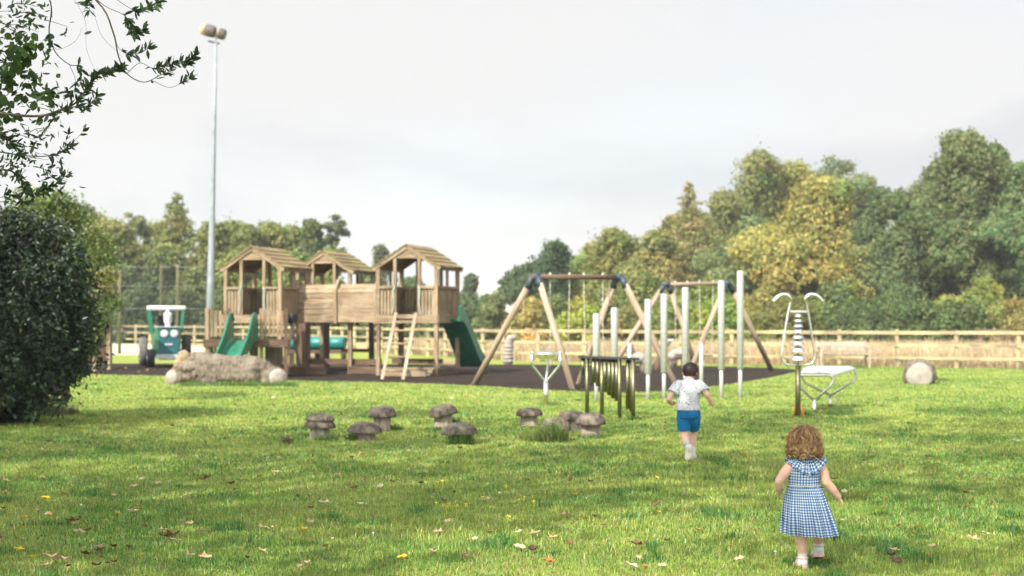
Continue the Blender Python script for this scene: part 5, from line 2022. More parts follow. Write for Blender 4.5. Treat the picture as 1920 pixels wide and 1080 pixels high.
# ---------------------------------------------------------------- chime rack
def chime_rack():
    l = Vector((gp(1089, 22.6), 22.6, 0))
    r = Vector((gp(1193, 21.3), 21.3, 0))
    t = thing('chime_rack', 'low rack of hanging steel tubes tinted as if reflecting grass, graded in length under a black bar', 'chimes', (l + r) / 2)
    zt = 1.5 - 72.5 * 21.5 / FPX
    d = (r - l).normalized()
    n = Vector((d.y, -d.x, 0))
    m_ = MB()
    m_.barv(l + ZU * zt, r + ZU * zt, n * .055, ZU * .018)
    m_.build('top_bar', M['black_metal'], t)
    for f, s_ in ((.17, .0), (.15, -.0), (.75, 0), (.96, 0)):
        pass
    for px, sgn in ((1104.5, 1), (1166, 1), (1190.5, 1), (1127, -1)):
        f = (px - 1089) / 104
        c = l.lerp(r, f) + n * (.03 * sgn)
        m_ = MB()
        m_.tube([c - ZU * .1, c + ZU * (zt - .012)], .031, 12)
        m_.build('leg', M['tube_steel'], t)
    bot = [(1091, 704), (1098, 708), (1112, 718), (1120, 724), (1134, 735), (1142, 741), (1149, 747), (1156, 752), (1176, 767), (1183, 772)]
    for i, (px, py) in enumerate(bot):
        f = (px - 1089) / 104
        c = l.lerp(r, f) - n * .02
        D = c.y
        z0 = zz(py, D)
        m_ = MB()
        m_.tube([c + ZU * z0, c + ZU * (zt - .02)], .033, 12)
        ch = m_.build('chime', M['tube_steel'], t)
        q = MB()
        q.tube([c + ZU * (zt - .055), c + ZU * (zt - .008)], .008, 6)
        q.build('hanger', M['black_metal'], ch)


M['tube_steel'] = noise_mat('steel_grass_reflection', (0.13, 0.13, 0.072), (0.20, 0.195, 0.115), (6, 6, 30), rough=0.42, metal=1.0)  # olive of the reflected grass is put into the steel's base colour
chime_rack()


# ---------------------------------------------------------------- bell tree with two hooked horns
def bell_tree():
    D = 21.8
    c = Vector((gp(1496, D), D, 0))
    t = thing('bell_tree', 'tall steel bell tree with two hooked horns and a stack of bells', 'bell tree', c)

    def Q(px, py):
        return P(px, py, D)
    m_ = MB()
    m_.tube([c - ZU * .1, Q(1496.5, 684)], .041, 14)
    m_.build('post', M['tube_steel'], t)
    for s_ in (-1, 1):
        pts = [(1496, 684), (1480, 684), (1471, 681), (1466, 673), (1466.5, 660), (1471, 628), (1477, 590), (1482, 568), (1482, 561), (1478, 554.5), (1471, 552.5), (1463, 554), (1456, 559), (1450, 566)]
        pp = [Q(1496.5 + s_ * (1496.5 - x), y) for x, y in pts]
        out = []
        for i in range(len(pp) - 1):
            p0, p1, p2, p3 = pp[max(i - 1, 0)], pp[i], pp[i + 1], pp[min(i + 2, len(pp) - 1)]
            for q in range(4):
                q /= 4
                out.append(.5 * ((2 * p1) + (p2 - p0) * q + (2 * p0 - 5 * p1 + 4 * p2 - p3) * q * q + (3 * p1 - p0 - 3 * p2 + p3) * q ** 3))
        out.append(pp[-1])
        nn = len(out)
        rr = [.017 if i < nn * .52 else .017 + (.031 - .017) * min(1, (i / nn - .52) / .12) for i in range(nn)]
        m_ = MB()
        m_.tube(out, rr, 12)
        m_.build('horn', M['steel'], t)
    m_ = MB()
    m_.bar(Q(1482, 584), Q(1513, 584), .03, .03)
    m_.build('crossbar', M['alu'], t)
    m_ = MB()
    m_.tube([Q(1496.5, 584), Q(1496.5, 684)], .011, 8)
    m_.build('spindle', M['steel_satin'], t)
    rows = [(591, 7.5), (600, 8.2), (609.5, 9.2), (619.5, 10), (630, 11), (641, 12), (654, 13.4), (669, 14.6)]
    for py, r_ in rows:
        r = r_ * D / FPX
        b = Q(1496.5, py + r_ * .42)
        q = MB()
        q.lathe(b, [(r * 1.06, -.0), (r, .006), (r * .93, r * .25), (r * .75, r * .55), (r * .45, r * .75), (r * .15, r * .82), (0.0, r * .83)], 24)
        q.lathe(b + ZU * .001, [(r * .98, 0), (r * .88, r * .25), (r * .7, r * .5), (0, r * .7)], 24)
        q.build('bell', M['steel'], t)
    for s_ in (-1, 1):
        q = MB()
        q.tube([c + Vector((s_ * .05, -.03, .21)), c + Vector((s_ * .065, -.04, .1)), c + Vector((s_ * .085, -.05, 0.0))], [.006, .012, .017], 6)
        q.build('ground_strap', M['orange'], t)


bell_tree()


# ---------------------------------------------------------------- steel trough table on two looped stands
M['steel_top'] = noise_mat('brushed_top', (.42, .42, .41), (.5, .5, .48), (4, 4, 4), rough=.35, metal=.35)


def trough_table():
    t = thing('steel_drum_table', 'low shiny steel table with a curved top on two looped stands', 'play drum', (gp(1545, 23.4), 23.4, 0))
    D1, D2 = 22.9, 24.4
    def loop(D, apex, lft, rgt, ytop, legbot, kk):
        pts = [(apex[0], apex[1]), (lft[0] + 6, lft[1] + 14), (lft[0] + .5, lft[1] + 6), (lft[0], lft[1]), (lft[0] + 3, ytop + 2.5), (lft[0] + 9, ytop), (rgt[0] - 9, ytop), (rgt[0] - 3, ytop + 2.5), (rgt[0], rgt[1]), (rgt[0] - 1, rgt[1] + 6), (rgt[0] - 6, rgt[1] + 13), (apex[0] + .6, apex[1])]
        m_ = MB()
        m_.tube([P(x, y, D) for x, y in pts], .022, 10)
        m_.build('stand_loop', M['steel_satin'], t)
        a = P(apex[0], apex[1], D)
        m_ = MB()
        m_.tube([Vector((a.x, a.y, -.1)), a + ZU * .02], .033, 12)
        m_.build('leg', M['steel_satin'], t)
    loop(D1, (1527, 752), (1494, 712), (1562, 711), 703.5, 776, 0)
    loop(D2, (1557, 741), (1505, 705), (1606, 702), 690.5, 765, 1)
    m_ = MB()
    rings = []
    for k in range(9):
        f = k / 8
        D = D1 + (D2 - D1) * f - .02
        x0, x1 = 1496 + (1506 - 1496) * f, 1560.5 + (1604.5 - 1560.5) * f
        y = 702.5 + (689.5 - 702.5) * f
        row = []
        for j in range(15):
            g_ = j / 14
            p = P(x0 + (x1 - x0) * g_, y, D)
            edge = abs(2 * g_ - 1)
            p.z += .034 - .05 * max(0, edge - .72) ** 2 / .0784
            row.append(p)
        rings.append(row)
    m_.loft(rings, closed=False)
    rings2 = [[p - ZU * .012 for p in r] for r in rings]
    m_.loft(rings2, closed=False)
    m_.loft([rings[0], rings2[0]], closed=False)
    m_.loft([rings2[-1], rings[-1]], closed=False)
    m_.build('drum_top', M['steel_top'], t)
    m_ = MB()
    for k in range(5):
        f = .1 + k * .2
        D = D1 + (D2 - D1) * f
        a = P(1500 + 8 * f, 706 - 13 * f, D)
        b = P(1556 + 42 * f, 706 - 13 * f, D)
        m_.bar(a, b, .03, .02)
    m_.build('cross_slat', M['steel_satin'], t)
    m_ = MB()
    m_.tube([P(1563, 712, 23.0), P(1572, 720, 23.1), P(1576, 735, 23.2), P(1570, 757, 23.2), Vector((gp(1566, 23.2), 23.2, .02))], .006, 5)
    m_.build('cord', M['galv'], t)


trough_table()


# ---------------------------------------------------------------- bench
def bench():
    D = 44.6
    t = thing('garden_bench', 'weathered silver wooden garden bench standing before the fence', 'bench', (gp(1583, D), D, 0))
    xl, xr = gp(1537, D), gp(1627, D)
    yb, yf = D + .25, D - .25
    for x in (xl, xr):
        for y, h in ((yb, zz(640, D)), (yf, .62)):
            m_ = MB()
            m_.bar((x, y, -.05), (x, y + (.08 if y == yb else 0), h), .06, .06)
            m_.build('leg', M['bench'], t)
        m_ = MB()
        m_.bar((x, yf - .05, .64), (x, yb, .66), .07, .035)
        m_.build('armrest', M['bench'], t)
        m_ = MB()
        m_.bar((x, yf, .38), (x, yb, .36), .035, .06)
        m_.build('side_rail', M['bench'], t)
    m_ = MB()
    for k in range(5):
        m_.bar((xl + .035, yf + .02 + k * .095, .43 - .006 * k), (xr - .035, yf + .02 + k * .095, .43 - .006 * k), .082, .025)
    m_.build('seat', M['bench'], t)
    m_ = MB()
    ztop = zz(643, D)
    m_.bar((xl, yb + .06, ztop - .03), (xr, yb + .06, ztop - .03), .04, .11)
    m_.bar((xl, yb + .03, .50), (xr, yb + .03, .50), .035, .06)
    n = 17
    for k in range(n):
        x = xl + (xr - xl) * (k + .5) / n
        m_.bar((x, yb + .03, .52), (x, yb + .057, ztop - .08), .055, .018, up=(0, 1, 0))
    m_.build('backrest', M['bench'], t)
    xl2 = gp(1528, 46)
    m_ = MB()
    m_.bar((gp(1528, D + .1), D + .15, -.05), (gp(1528, D + .1), D + .15, .55), .05, .05)
    m_.bar((gp(1528, D + .1), D + .15, .55), (xl - .05, D + .18, .57), .06, .03)
    m_.build('side_shelf', M['bench'], t)


bench()


# ---------------------------------------------------------------- carved logs
def carved_log_body():
    D = 33.6
    t = thing('carved_log', 'long weathered carved log with pale cut ends lying across the edge of the bark', 'carved log', (gp(425, D), D, 0))
    rnd = random.Random(5)
    mb = MB()
    segs = [(352, 694, 31, 1.0), (372, 690, 33, 1.0), (398, 692, 31, 1), (424, 694, 30, 1), (450, 694, 28, 1), (474, 693, 27, 1), (497, 698, 23, 1), (360, 675, 14, 1), (385, 672, 12, 1), (408, 673, 13, 1), (412, 668, 9, 1), (446, 673, 11, 1), (462, 671, 10, 1), (484, 680, 12, 1), (505, 702, 20, 1), (340, 700, 22, 1), (432, 708, 24, 1), (395, 708, 24, 1), (470, 706, 22, 1)]
    k = D / FPX
    for i, (px, py, r, _) in enumerate(segs):
        c = P(px, py + 3.5, D + rnd.uniform(-.08, .08))
        c.z = max(c.z, .04)
        ph = [rnd.uniform(0, 6) for _ in range(4)]
        mb.ball(c, r * k, 20, 14, (1.05, 1.0, .97), None, lambda d_, ph=ph: 1 + .06 * math.sin(d_.x * 7 + ph[0]) + .07 * math.sin(d_.z * 9 + ph[1]) * math.sin(d_.y * 5 + ph[2]))
    for a, b in ((5, 6), (0, 1), (1, 2), (2, 3), (3, 4), (4, 5)):
        pa, pb = P(segs[a][0], segs[a][1], D), P(segs[b][0], segs[b][1], D)
        mb.tube([pa, pb], [segs[a][2] * k * .95, segs[b][2] * k * .95], 16)
    o = mb.remesh('body', M['stone_wood'], t, .028, 1)
    me = o.data
    n = len(me.vertices)
    co = np.empty(n * 3, np.float32)
    me.vertices.foreach_get('co', co)
    co = co.reshape(-1, 3)
    f = (vnoise(co[:, 0], co[:, 2] * 3.2, 2.2, 3) - .5) * .07 + (vnoise(co[:, 0] * 3 + co[:, 1], co[:, 2] * .8, 16, 4) - .5) * .045
    co[:, 1] += f
    co[:, 2] += f * .5
    me.vertices.foreach_set('co', co.ravel())
    me.update()
    for (px, py, r, dx, dy) in ((322, 709, 14.5, -.55, -.83), (521, 709.5, 17, .35, -.93)):
        e = Vector((dx, dy, 0)).normalized()
        Dd = D - .28
        c = P(px, py, Dd)
        c.z = max(c.z, r * k * .7)
        q = MB()
        rot = Vector((0, 0, 1)).rotation_difference(e).to_matrix()
        q.ball(c, r * k, 24, 14, (1, 1, .62), rot)
        q.build('log_end', M['log_pale'], t)
        q = MB()
        q.tube([c - e * .02, c - e * .24, c - e * .38], [r * k * 1.10, r * k * 1.18, r * k * 1.0], 20)
        q.build('rim', M['stone_wood'], t)
    q = MB()                                # raised ear like slab at the left end
    q.ball(P(344, 671, D - .2), .17, 14, 10, (.95, .5, 1.1))
    q.ball(P(335, 682, D - .25), .13, 14, 10, (1.0, .6, .9))
    q.ball(P(327, 697, D - .25), .11, 14, 8, (1.2, .7, .55))
    q.build('ear', M['ear_wood'], t)


M['ear_wood'] = noise_mat('mossy_wood', (0.15, 0.115, 0.06), (0.32, 0.26, 0.17), (9, 9, 16), rough=0.9, bump=0.5, spec=0.15)
carved_log_body()


def log_stump():
    D = 33.2
    c = Vector((gp(1724, D), D, 0))
    t = thing('log_stump', 'short fat carved log with a pale cut face lying alone on the sunny lawn', 'log', c)
    k = D / FPX
    ax = Vector((.30, 1, 0)).normalized()
    mb = MB()
    rnd = random.Random(6)
    w = lambda a, z: 1 + .03 * math.sin(7 * a + 20 * z) + .03 * math.sin(13 * a + 9 * z)
    z0 = .20
    q0 = Vector((c.x, c.y, z0))
    mb.lathe(q0, [(.29, .0), (.315, .02), (.33, .10), (.31, .16), (.375, .20), (.385, .42), (.36, .46), (.37, .62), (.33, .74), (.0, .76)], 40, axis=ax, wob=w)
    mb.build('bark', M['stone_wood'], t)
    q = MB()
    q.lathe(q0 - ax * .03, [(.0, -.03), (.14, -.025), (.25, -.01), (.295, .02), (.30, .06)], 32, axis=ax, wob=lambda a, z: 1 + .03 * math.sin(3 * a))
    q.build('cut_face', M['log_pale'], t)


log_stump()


def carved_worm():
    D = 47.5
    c = Vector((gp(953, D), D, 0))
    t = thing('carved_worm_post', 'pale ringed carved post with a bent rounded head near the fence', 'carved post', c)
    k = D / FPX
    mb = MB()
    mb.tube([c - ZU * .05, c + Vector((-.01, 0, .45)), c + Vector((.02, 0, .72)), c + Vector((.08, -.02, .88)), c + Vector((.19, -.05, .90)), c + Vector((.22, -.06, .82))], [.155, .15, .145, .15, .14, .08], 16)
    for z in (.08, .2, .32, .44, .56):
        mb.lathe(c + ZU * z, [(.15, 0), (.172, .03), (.172, .07), (.15, .1)], 18)
    mb.build('body', M['log_pale'], t)


carved_worm()


def rocker(px, py, label, D, sx):
    c = Vector((gp(px, D), D, 0))
    t = thing('carved_animal_seat', label, 'carved seat', c, 'carved pale seats on the bark')
    mb = MB()
    for (dx, dz, r, s_) in ((0, .42, .22, (1.3, .9, .8)), (-.22 * sx, .62, .13, (1, .9, 1.2)), (.2 * sx, .35, .16, (1, 1, 1))):
        mb.ball(c + Vector((dx, 0, dz)), r, 16, 10, s_, None, lambda d_: 1 + .05 * math.sin(d_.x * 9) * math.sin(d_.z * 8))
    mb.build('body', M['log_pale'], t)
    for dx in (-.18, .18):
        q = MB()
        q.tube([c + Vector((dx, 0, -.03)), c + Vector((dx * .8, 0, .34))], [.12, .09], 10)
        q.build('leg', M['stone_wood'], t)


rocker(1196, 705, 'carved pale animal shaped seat behind the white chimes on the left', 40.5, 1)
rocker(1273, 689, 'carved pale animal shaped seat behind the boy at the far bark edge', 45.5, -1)


def seesaw():
    D = 41.8
    t = thing('timber_seesaw', 'tilted grey timber seesaw behind the white chimes', 'seesaw', (gp(1226, D), D, 0))
    m_ = MB()
    m_.bar(P(1218, 690, D), P(1256, 640, D + .3), .16, .07)
    m_.build('beam', M['stone_wood'], t)
    m_ = MB()
    m_.tube([Vector((gp(1232, D), D - .05, -.05)), P(1234, 676, D)], [.12, .09], 10)
    m_.build('pivot_post', M['wood_dark'], t)
    m_ = MB()
    m_.bar(P(1252, 638, D + .3), P(1263, 637, D + .3), .14, .05)
    m_.build('seat', M['white_paint'], t)


seesaw()

o = MB()
o.ball((gp(906, 44), 44, .24), .19, 14, 10, (.8, .7, 1.25), None, lambda d_: 1 + .06 * math.sin(d_.z * 9 + d_.x * 5))
oo = o.build('pale_stone', M['log_pale'], None, (gp(906, 44), 44, 0))
set_props(oo, 'small pale rounded stone at the foot of the right green slide', 'stone')


def far_table():
    D = 78
    t = thing('picnic_table', 'small brown picnic table far off in the dry meadow', 'picnic table', (gp(1862, D), D, 0))
    m_ = MB()
    m_.box((gp(1862, D), D, .95), (1.8, .8, .07))
    m_.build('tabletop', M['pine_brown'], t)
    for x in (-.7, .7):
        m_ = MB()
        m_.bar((gp(1862, D) + x, D - .3, 0), (gp(1862, D) + x, D, .92), .1, .08)
        m_.bar((gp(1862, D) + x, D + .3, 0), (gp(1862, D) + x, D, .92), .1, .08)
        m_.build('leg', M['pine_brown'], t)
    for y in (-.7, .7):
        m_ = MB()
        m_.box((gp(1862, D), D + y, .6), (1.8, .28, .06))
        m_.build('seat', M['pine_brown'], t)


far_table()


# ---------------------------------------------------------------- mushroom stools
def mushrooms():
    data = [(600, 823, 776, 60, 'tallest stepped mushroom stool at the left end of the left group', 'tall'),
            (684, 825, 791.5, 68, 'low broad mushroom stool between two taller ones in the left group', 'low'),
            (717, 807, 762, 54, 'flat topped mushroom stool at the back of the left group', 'flat'),
            (831, 800, 760, 56, 'mushroom stool with a tilted cap right of the left group', 'tilt'),
            (862, 831, 792, 72, 'wide domed mushroom stool half hidden by a tuft of long grass', 'low'),
            (991.5, 797, 765, 54, 'small mushroom stool at the left of the right group', 'flat'),
            (1042, 826, 782, 58, 'mushroom stool behind the tallest weeds of the right group', 'dome'),
            (1073, 806, 771, 54, 'mushroom stool at the back of the right group', 'flat'),
            (1107, 820, 775, 62, 'mushroom stool with an angular hewn cap at the right end', 'flat')]
    for i, (px, base, top, w, lb, kind) in enumerate(data):
        rnd = random.Random(60 + i)
        D = gd(base)
        k = D / FPX
        H = (base - top) * k
        r = w * k / 2
        c = Vector((gp(px, D), D, 0))
        t = thing('mushroom_stool', lb, 'stool', c, 'wooden mushroom stools on the lawn')
        ch = H * (.44 if kind in ('flat', 'tall', 'tilt') else .52)
        if kind == 'tall':
            ch = H * .56
        z0 = H - ch
        ph = [rnd.uniform(0, 6.3) for _ in range(4)]
        nfac = rnd.choice((7, 8, 9))

        def wob(a, z, ph=ph, nfac=nfac):
            fa = abs(((a + ph[0]) * nfac / (2 * math.pi)) % 1 - .5)
            return .93 + .16 * fa + .035 * math.sin(3 * a + ph[1]) + .03 * math.sin(2 * a + ph[2]) + .02 * math.sin(11 * a + ph[3])
        cap = MB()
        if kind == 'tall':
            prof = [(.0, .01), (r * .55, .0), (r * .97, .01), (r, ch * .10), (r * .93, ch * .32), (r * .80, ch * .50), (r * .88, ch * .54), (r * .90, ch * .66), (r * .74, ch * .88), (r * .45, ch * .99), (0, ch)]
        elif kind in ('low', 'dome'):
            prof = [(.0, .01), (r * .5, .0), (r * .98, .0), (r, ch * .10), (r * .95, ch * .32), (r * .82, ch * .60), (r * .60, ch * .85), (r * .32, ch * .97), (0, ch)]
        else:
            prof = [(.0, .01), (r * .5, .0), (r * .96, .0), (r, ch * .14), (r * .97, ch * .34), (r * .88, ch * .62), (r * .74, ch * .90), (r * .45, ch * .99), (0, ch)]
        ax = Vector((rnd.uniform(-.06, .06), rnd.uniform(-.08, .0), 1))
        if kind == 'tilt':
            ax = Vector((-.16, -.1, 1))
        cap.lathe(c + ZU * z0, prof, 48, axis=ax.normalized(), wob=wob)
        cap.build('cap', M['cap'], t)
        st = MB()
        rs = r * .60
        st.lathe(c - ZU * .05, [(rs * 1.12, 0), (rs * 1.1, .06), (rs * 1.0, z0 * .5), (rs * .95, z0 + .05), (rs * .9, z0 + .07)], 32, wob=lambda a, z, ph=ph: 1 + .03 * math.sin(8 * a + ph[0]) + .025 * math.sin(17 * a + ph[1]))
        st.build('stem', M['stem'], t)


mushrooms()


# ---------------------------------------------------------------- weeds and tufts
def tuft(name, label, cat, px, py, n, rad, h, cols, seed, w=.008, lean=.55, group=None, D=None):
    rng = np.random.default_rng(seed)
    D = D or gd(py)
    cx, cy = gp(px, D), D
    a = rng.uniform(0, 6.28, n)
    rr = rad * np.sqrt(rng.random(n))
    x, y = cx + np.cos(a) * rr, cy + np.sin(a) * rr * .6
    cols = np.array(cols)
    t = cols[rng.integers(len(cols), size=n)] * np.exp(rng.normal(0, .22, (n, 1)))
    o = blades(name, label, x - cx, y - cy, h * rng.uniform(.4, 1.15, n) * (1.1 - .5 * rr / rad), np.full(n, w), t, rng, lean)
    o.location = (cx, cy, 0)
    del o['kind']
    set_props(o, label, cat, group)
    return o


GR = [(.06, .14, .02), (.09, .18, .026), (.14, .21, .04)]
GB = GR * 2 + [(.09, .17, .03), (.16, .12, .05)]
tuft('grass_tuft', 'long green tuft growing in front of the wide domed stool', 'grass tuft', 863, 833, 420, .17, .26, GR, 1, group='tufts of long grass by the stools')
tuft('weed_clump', 'tall reddish green weeds in front of the right stool group', 'weeds', 1036, 829, 620, .20, .32, GB + [(.2, .08, .03)], 2, group='tufts of long grass by the stools', w=.010)
tuft('grass_tuft', 'yellowish loose tuft left of the tall weeds', 'grass tuft', 1003, 826, 300, .22, .17, [(.16, .19, .035), (.13, .17, .03)], 3, group='tufts of long grass by the stools')
tuft('grass_tuft', 'green tuft at the foot of the leftmost stool', 'grass tuft', 612, 826, 200, .16, .12, GR, 4, group='tufts of long grass by the stools')
tuft('grass_tuft', 'green tuft left of the low broad stool', 'grass tuft', 659, 826, 120, .09, .15, GR, 5, group='tufts of long grass by the stools')
tuft('grass_tuft', 'green tuft right of the flat topped back stool', 'grass tuft', 739, 807, 160, .11, .16, GR, 6, group='tufts of long grass by the stools')
tuft('grass_tuft', 'green tuft on the right of the tilted cap stool', 'grass tuft', 853, 799, 150, .09, .19, GR, 7, group='tufts of long grass by the stools')
tuft('grass_tuft', 'green tuft round the foot of the angular stool', 'grass tuft', 1112, 822, 240, .2, .10, GR, 8, group='tufts of long grass by the stools')
tuft('weed_clump', 'small brown stalked weed left of the stools', 'weeds', 536, 832, 60, .08, .14, [(.16, .08, .04), (.1, .06, .03), (.06, .1, .02)], 9, w=.014)
tuft('grass_tuft', 'green tuft at the foot of the steel trough table', 'grass tuft', 1580, 778, 500, .26, .14, GR, 10, group='tufts of long grass on the lawn')
tuft('grass_tuft', 'green tuft round the post of the bell tree', 'grass tuft', 1505, 780, 220, .16, .13, GR, 11, group='tufts of long grass on the lawn')
tuft('grass_tuft', 'green tuft round the foot of the drum stand', 'grass tuft', 1032, 760, 240, .26, .10, GR, 12, group='tufts of long grass on the lawn')
tuft('grass_tuft', 'green tuft at the right leg of the chime rack', 'grass tuft', 1189, 788, 160, .12, .11, GR, 13, group='tufts of long grass on the lawn')
tuft('grass_tuft', 'yellow green tuft beside the girl right hand', 'grass tuft', 1600, 938, 420, .12, .10, [(.20, .19, .03), (.14, .17, .03)], 14, w=.005, group='tufts of long grass on the lawn')
for q, (px_, nm_) in enumerate(((365, 'left part'), (425, 'middle'), (478, 'right part'), (530, 'right pale end'))):
    tuft('grass_tuft', 'dark grass growing at the %s of the long carved log' % nm_, 'grass tuft', px_, 724, 300, .38, .17, GR, 150 + q, w=.016, group='tufts of long grass on the lawn')
tuft('grass_tuft', 'dark grass in the shade at the right of the short fat log', 'grass tuft', 1757, 714, 260, .3, .13, GR, 16, w=.014, group='tufts of long grass on the lawn')
tuft('weed_clump', 'brown dry weeds at the foot of the dark bush', 'weeds', 90, 778, 500, .5, .26, [(.16, .11, .06), (.1, .08, .04), (.07, .09, .03)], 17, w=.012)
tuft('grass_tuft', 'dark grass under the garden bench', 'grass tuft', 1585, 690, 500, .62, .16, GR, 18, w=.02, group='tufts of long grass on the lawn', D=44.4)


# ---------------------------------------------------------------- fallen leaves, daisies, yellow flowers
def leaf_mesh(name, size, curl, cols, seed, lobed=False):
    rnd = random.Random(seed)
    rows = []
    n = 9
    vs, fs = [], []
    for i in range(n):
        f = i / (n - 1)
        wd = math.sin(math.pi * min(.98, max(.03, f))) ** .8 * .36
        if lobed:
            wd *= 1 + .26 * math.sin(f * 15 + rnd.uniform(-.3, .3))
        z = curl * ((f - .5) ** 2) * 1.6
        for j in range(5):
            s_ = (j - 2) / 2
            vs.append(Vector(((f - .5), s_ * wd + .02 * math.sin(f * 9), z + curl * .9 * (s_ * wd) ** 2 * 4 + .03 * math.sin(f * 13 + s_ * 5) * (1 + abs(curl)))) * size)
    for i in range(n - 1):
        for j in range(4):
            a = i * 5 + j
            fs += [a, a + 1, a + 6, a + 5]
    zmin = min(v.z for v in vs)
    arr = np.array([(v.x, v.y, v.z - zmin) for v in vs])
    c = np.array(cols) * np.exp(np.random.default_rng(seed).normal(0, .12, (len(fs) // 4, 1)))
    me = np_mesh(name, arr, 4, np.array(fs), c, 'FACE', True)
    me.materials.append(M['dry'])
    return me


LEAFM = {
    'brown': [leaf_mesh('fallen_leaf', .085, .45, (.15, .075, .035), s, True) for s in (1, 2)],
    'dark': [leaf_mesh('fallen_leaf', .07, .6, (.075, .042, .028), s, False) for s in (3, 4)],
    'tan': [leaf_mesh('fallen_leaf', .085, .3, (.42, .30, .17), s, True) for s in (5, 6)],
    'pale': [leaf_mesh('fallen_leaf', .09, .35, (.52, .46, .30), s, False) for s in (7, 8)],
    'yellow': [leaf_mesh('fallen_leaf', .07, .5, (.55, .38, .03), s, False) for s in (9, 10)],
    'orange': [leaf_mesh('fallen_leaf', .07, .4, (.36, .14, .03), s, True) for s in (11, 12)]}


def put_leaf(kind, px, py, scale=1.0, rot=None, label=None, grp=None, rnd=random, tilt=.35, zoff=.03):
    D = gd(py)
    me = rnd.choice(LEAFM[kind])
    o = bpy.data.objects.new('fallen_leaf', me)
    COL.objects.link(o)
    o.location = (gp(px, D), D, zoff)
    o.rotation_euler = (rnd.uniform(-tilt, tilt), rnd.uniform(-tilt, tilt), rnd.uniform(0, 6.28) if rot is None else rot)
    s_ = scale * rnd.uniform(.8, 1.2)
    o.scale = (s_, s_, s_)
    set_props(o, label or 'small %s fallen leaf lying on the lawn' % {'brown': 'brown curled', 'dark': 'dark shrivelled', 'tan': 'tan curled', 'pale': 'pale flat', 'yellow': 'yellow', 'orange': 'orange brown'}[kind], 'leaf', grp or '%s fallen leaves scattered on the lawn' % kind)
    return o


def leaves():
    rnd = random.Random(77)
    big = [('brown', 318, 1016, 2.0, .15, 'big dark brown curled leaf on the near left lawn'), ('tan', 105, 1060, 2.3, .4, 'biggest tan leaf at the bottom left corner'), ('tan', 88, 1072, 1.5, 2.0, 'tan leaf tucked below the biggest tan leaf'),
           ('dark', 160, 1050, 1.5, .3, 'dark brown leaf right of the biggest tan leaf'), ('brown', 180, 1072, 1.5, 1.2, 'brown leaf standing at the bottom edge right of the tan leaves'), ('pale', 248, 968, 1.7, .1, 'pale leaf lying under a yellow one at the left'),
           ('yellow', 258, 962, 1.4, .5, 'yellow leaf on top of the pale leaf at the left'), ('tan', 148, 1008, 1.6, .3, 'crumpled tan leaf on the left lawn'), ('tan', 878, 1054, 1.4, .7, 'tan upright leaf at the bottom centre'),
           ('pale', 678, 955, 1.7, .6, 'pale twisted leaf in the shade left of the yellow flowers'), ('tan', 916, 945, 1.4, .4, 'tan round leaf right of the yellow flowers'), ('brown', 135, 986, 1.4, .2, 'brown leaf between the crumpled and the pale leaf'),
           ('pale', 608, 952, 1.5, 2.6, 'pale folded leaf standing in the left grass'), ('tan', 80, 903, 1.2, .2, 'tan leaf at the left edge of the lawn'), ('dark', 1672, 1052, 1.6, .4, 'dark shrivelled leaf at the bottom right'),
           ('yellow', 1722, 998, 1.5, .3, 'yellow leaf on the right foreground lawn'), ('orange', 1712, 1010, 1.0, 1.3, 'orange leaf below the yellow leaf at right'), ('pale', 1848, 1012, 1.4, .9, 'pale folded leaf near the right photo edge'),
           ('brown', 1195, 1032, 1.5, .4, 'brown leaf left of the girl near the bottom'), ('tan', 1060, 974, 1.3, .5, 'tan leaf in the middle of the near lawn'), ('orange', 1030, 1064, 1.4, .2, 'orange leaf at the bottom centre'),
           ('dark', 1000, 1042, 1.5, .8, 'dark leaf at the bottom centre'), ('tan', 810, 1045, 1.3, 2.0, 'tan stalk like leaf left of the bottom centre'), ('yellow', 878, 878, 1.5, .3, 'lone yellow leaf in the middle of the lawn'),
           ('dark', 435, 915, 1.5, .9, 'dark stick like leaf at the left centre'), ('brown', 385, 905, 1.6, .4, 'brown leaf beside the dark stick like leaf'), ('yellow', 85, 944, 1.5, .2, 'yellow leaf at the left edge')]
    for kd, px, py, s_, rt, lb in big:
        put_leaf(kd, px, py, s_, rt, lb, 'larger fallen leaves on the near lawn', rnd, .22, .035)
        o_ = bpy.context.scene.collection.objects[-1]
        o_.scale *= .72
    kinds = ['brown'] * 26 + ['dark'] * 18 + ['tan'] * 26 + ['pale'] * 12 + ['yellow'] * 9 + ['orange'] * 14
    n = 0
    while n < 235:
        py = 745 + 330 * rnd.random() ** 0.9
        px = rnd.uniform(-20, 1930)
        if rnd.random() > (1.0 if px < 700 else .55 if px < 1250 else .3):
            continue
        D = gd(py)
        if in_poly([gp(px, D)], [D], pit)[0]:
            continue
        put_leaf(rnd.choice(kinds), px, py, rnd.uniform(.5, 1.0), rnd=rnd)
        n += 1
    for i in range(8):
        put_leaf('tan', rnd.uniform(190, 330), rnd.uniform(690, 700), 1.3, rnd=rnd, label='pale tan leaf lying on the dark bark left of the fort', grp='fallen leaves on the bark')


leaves()


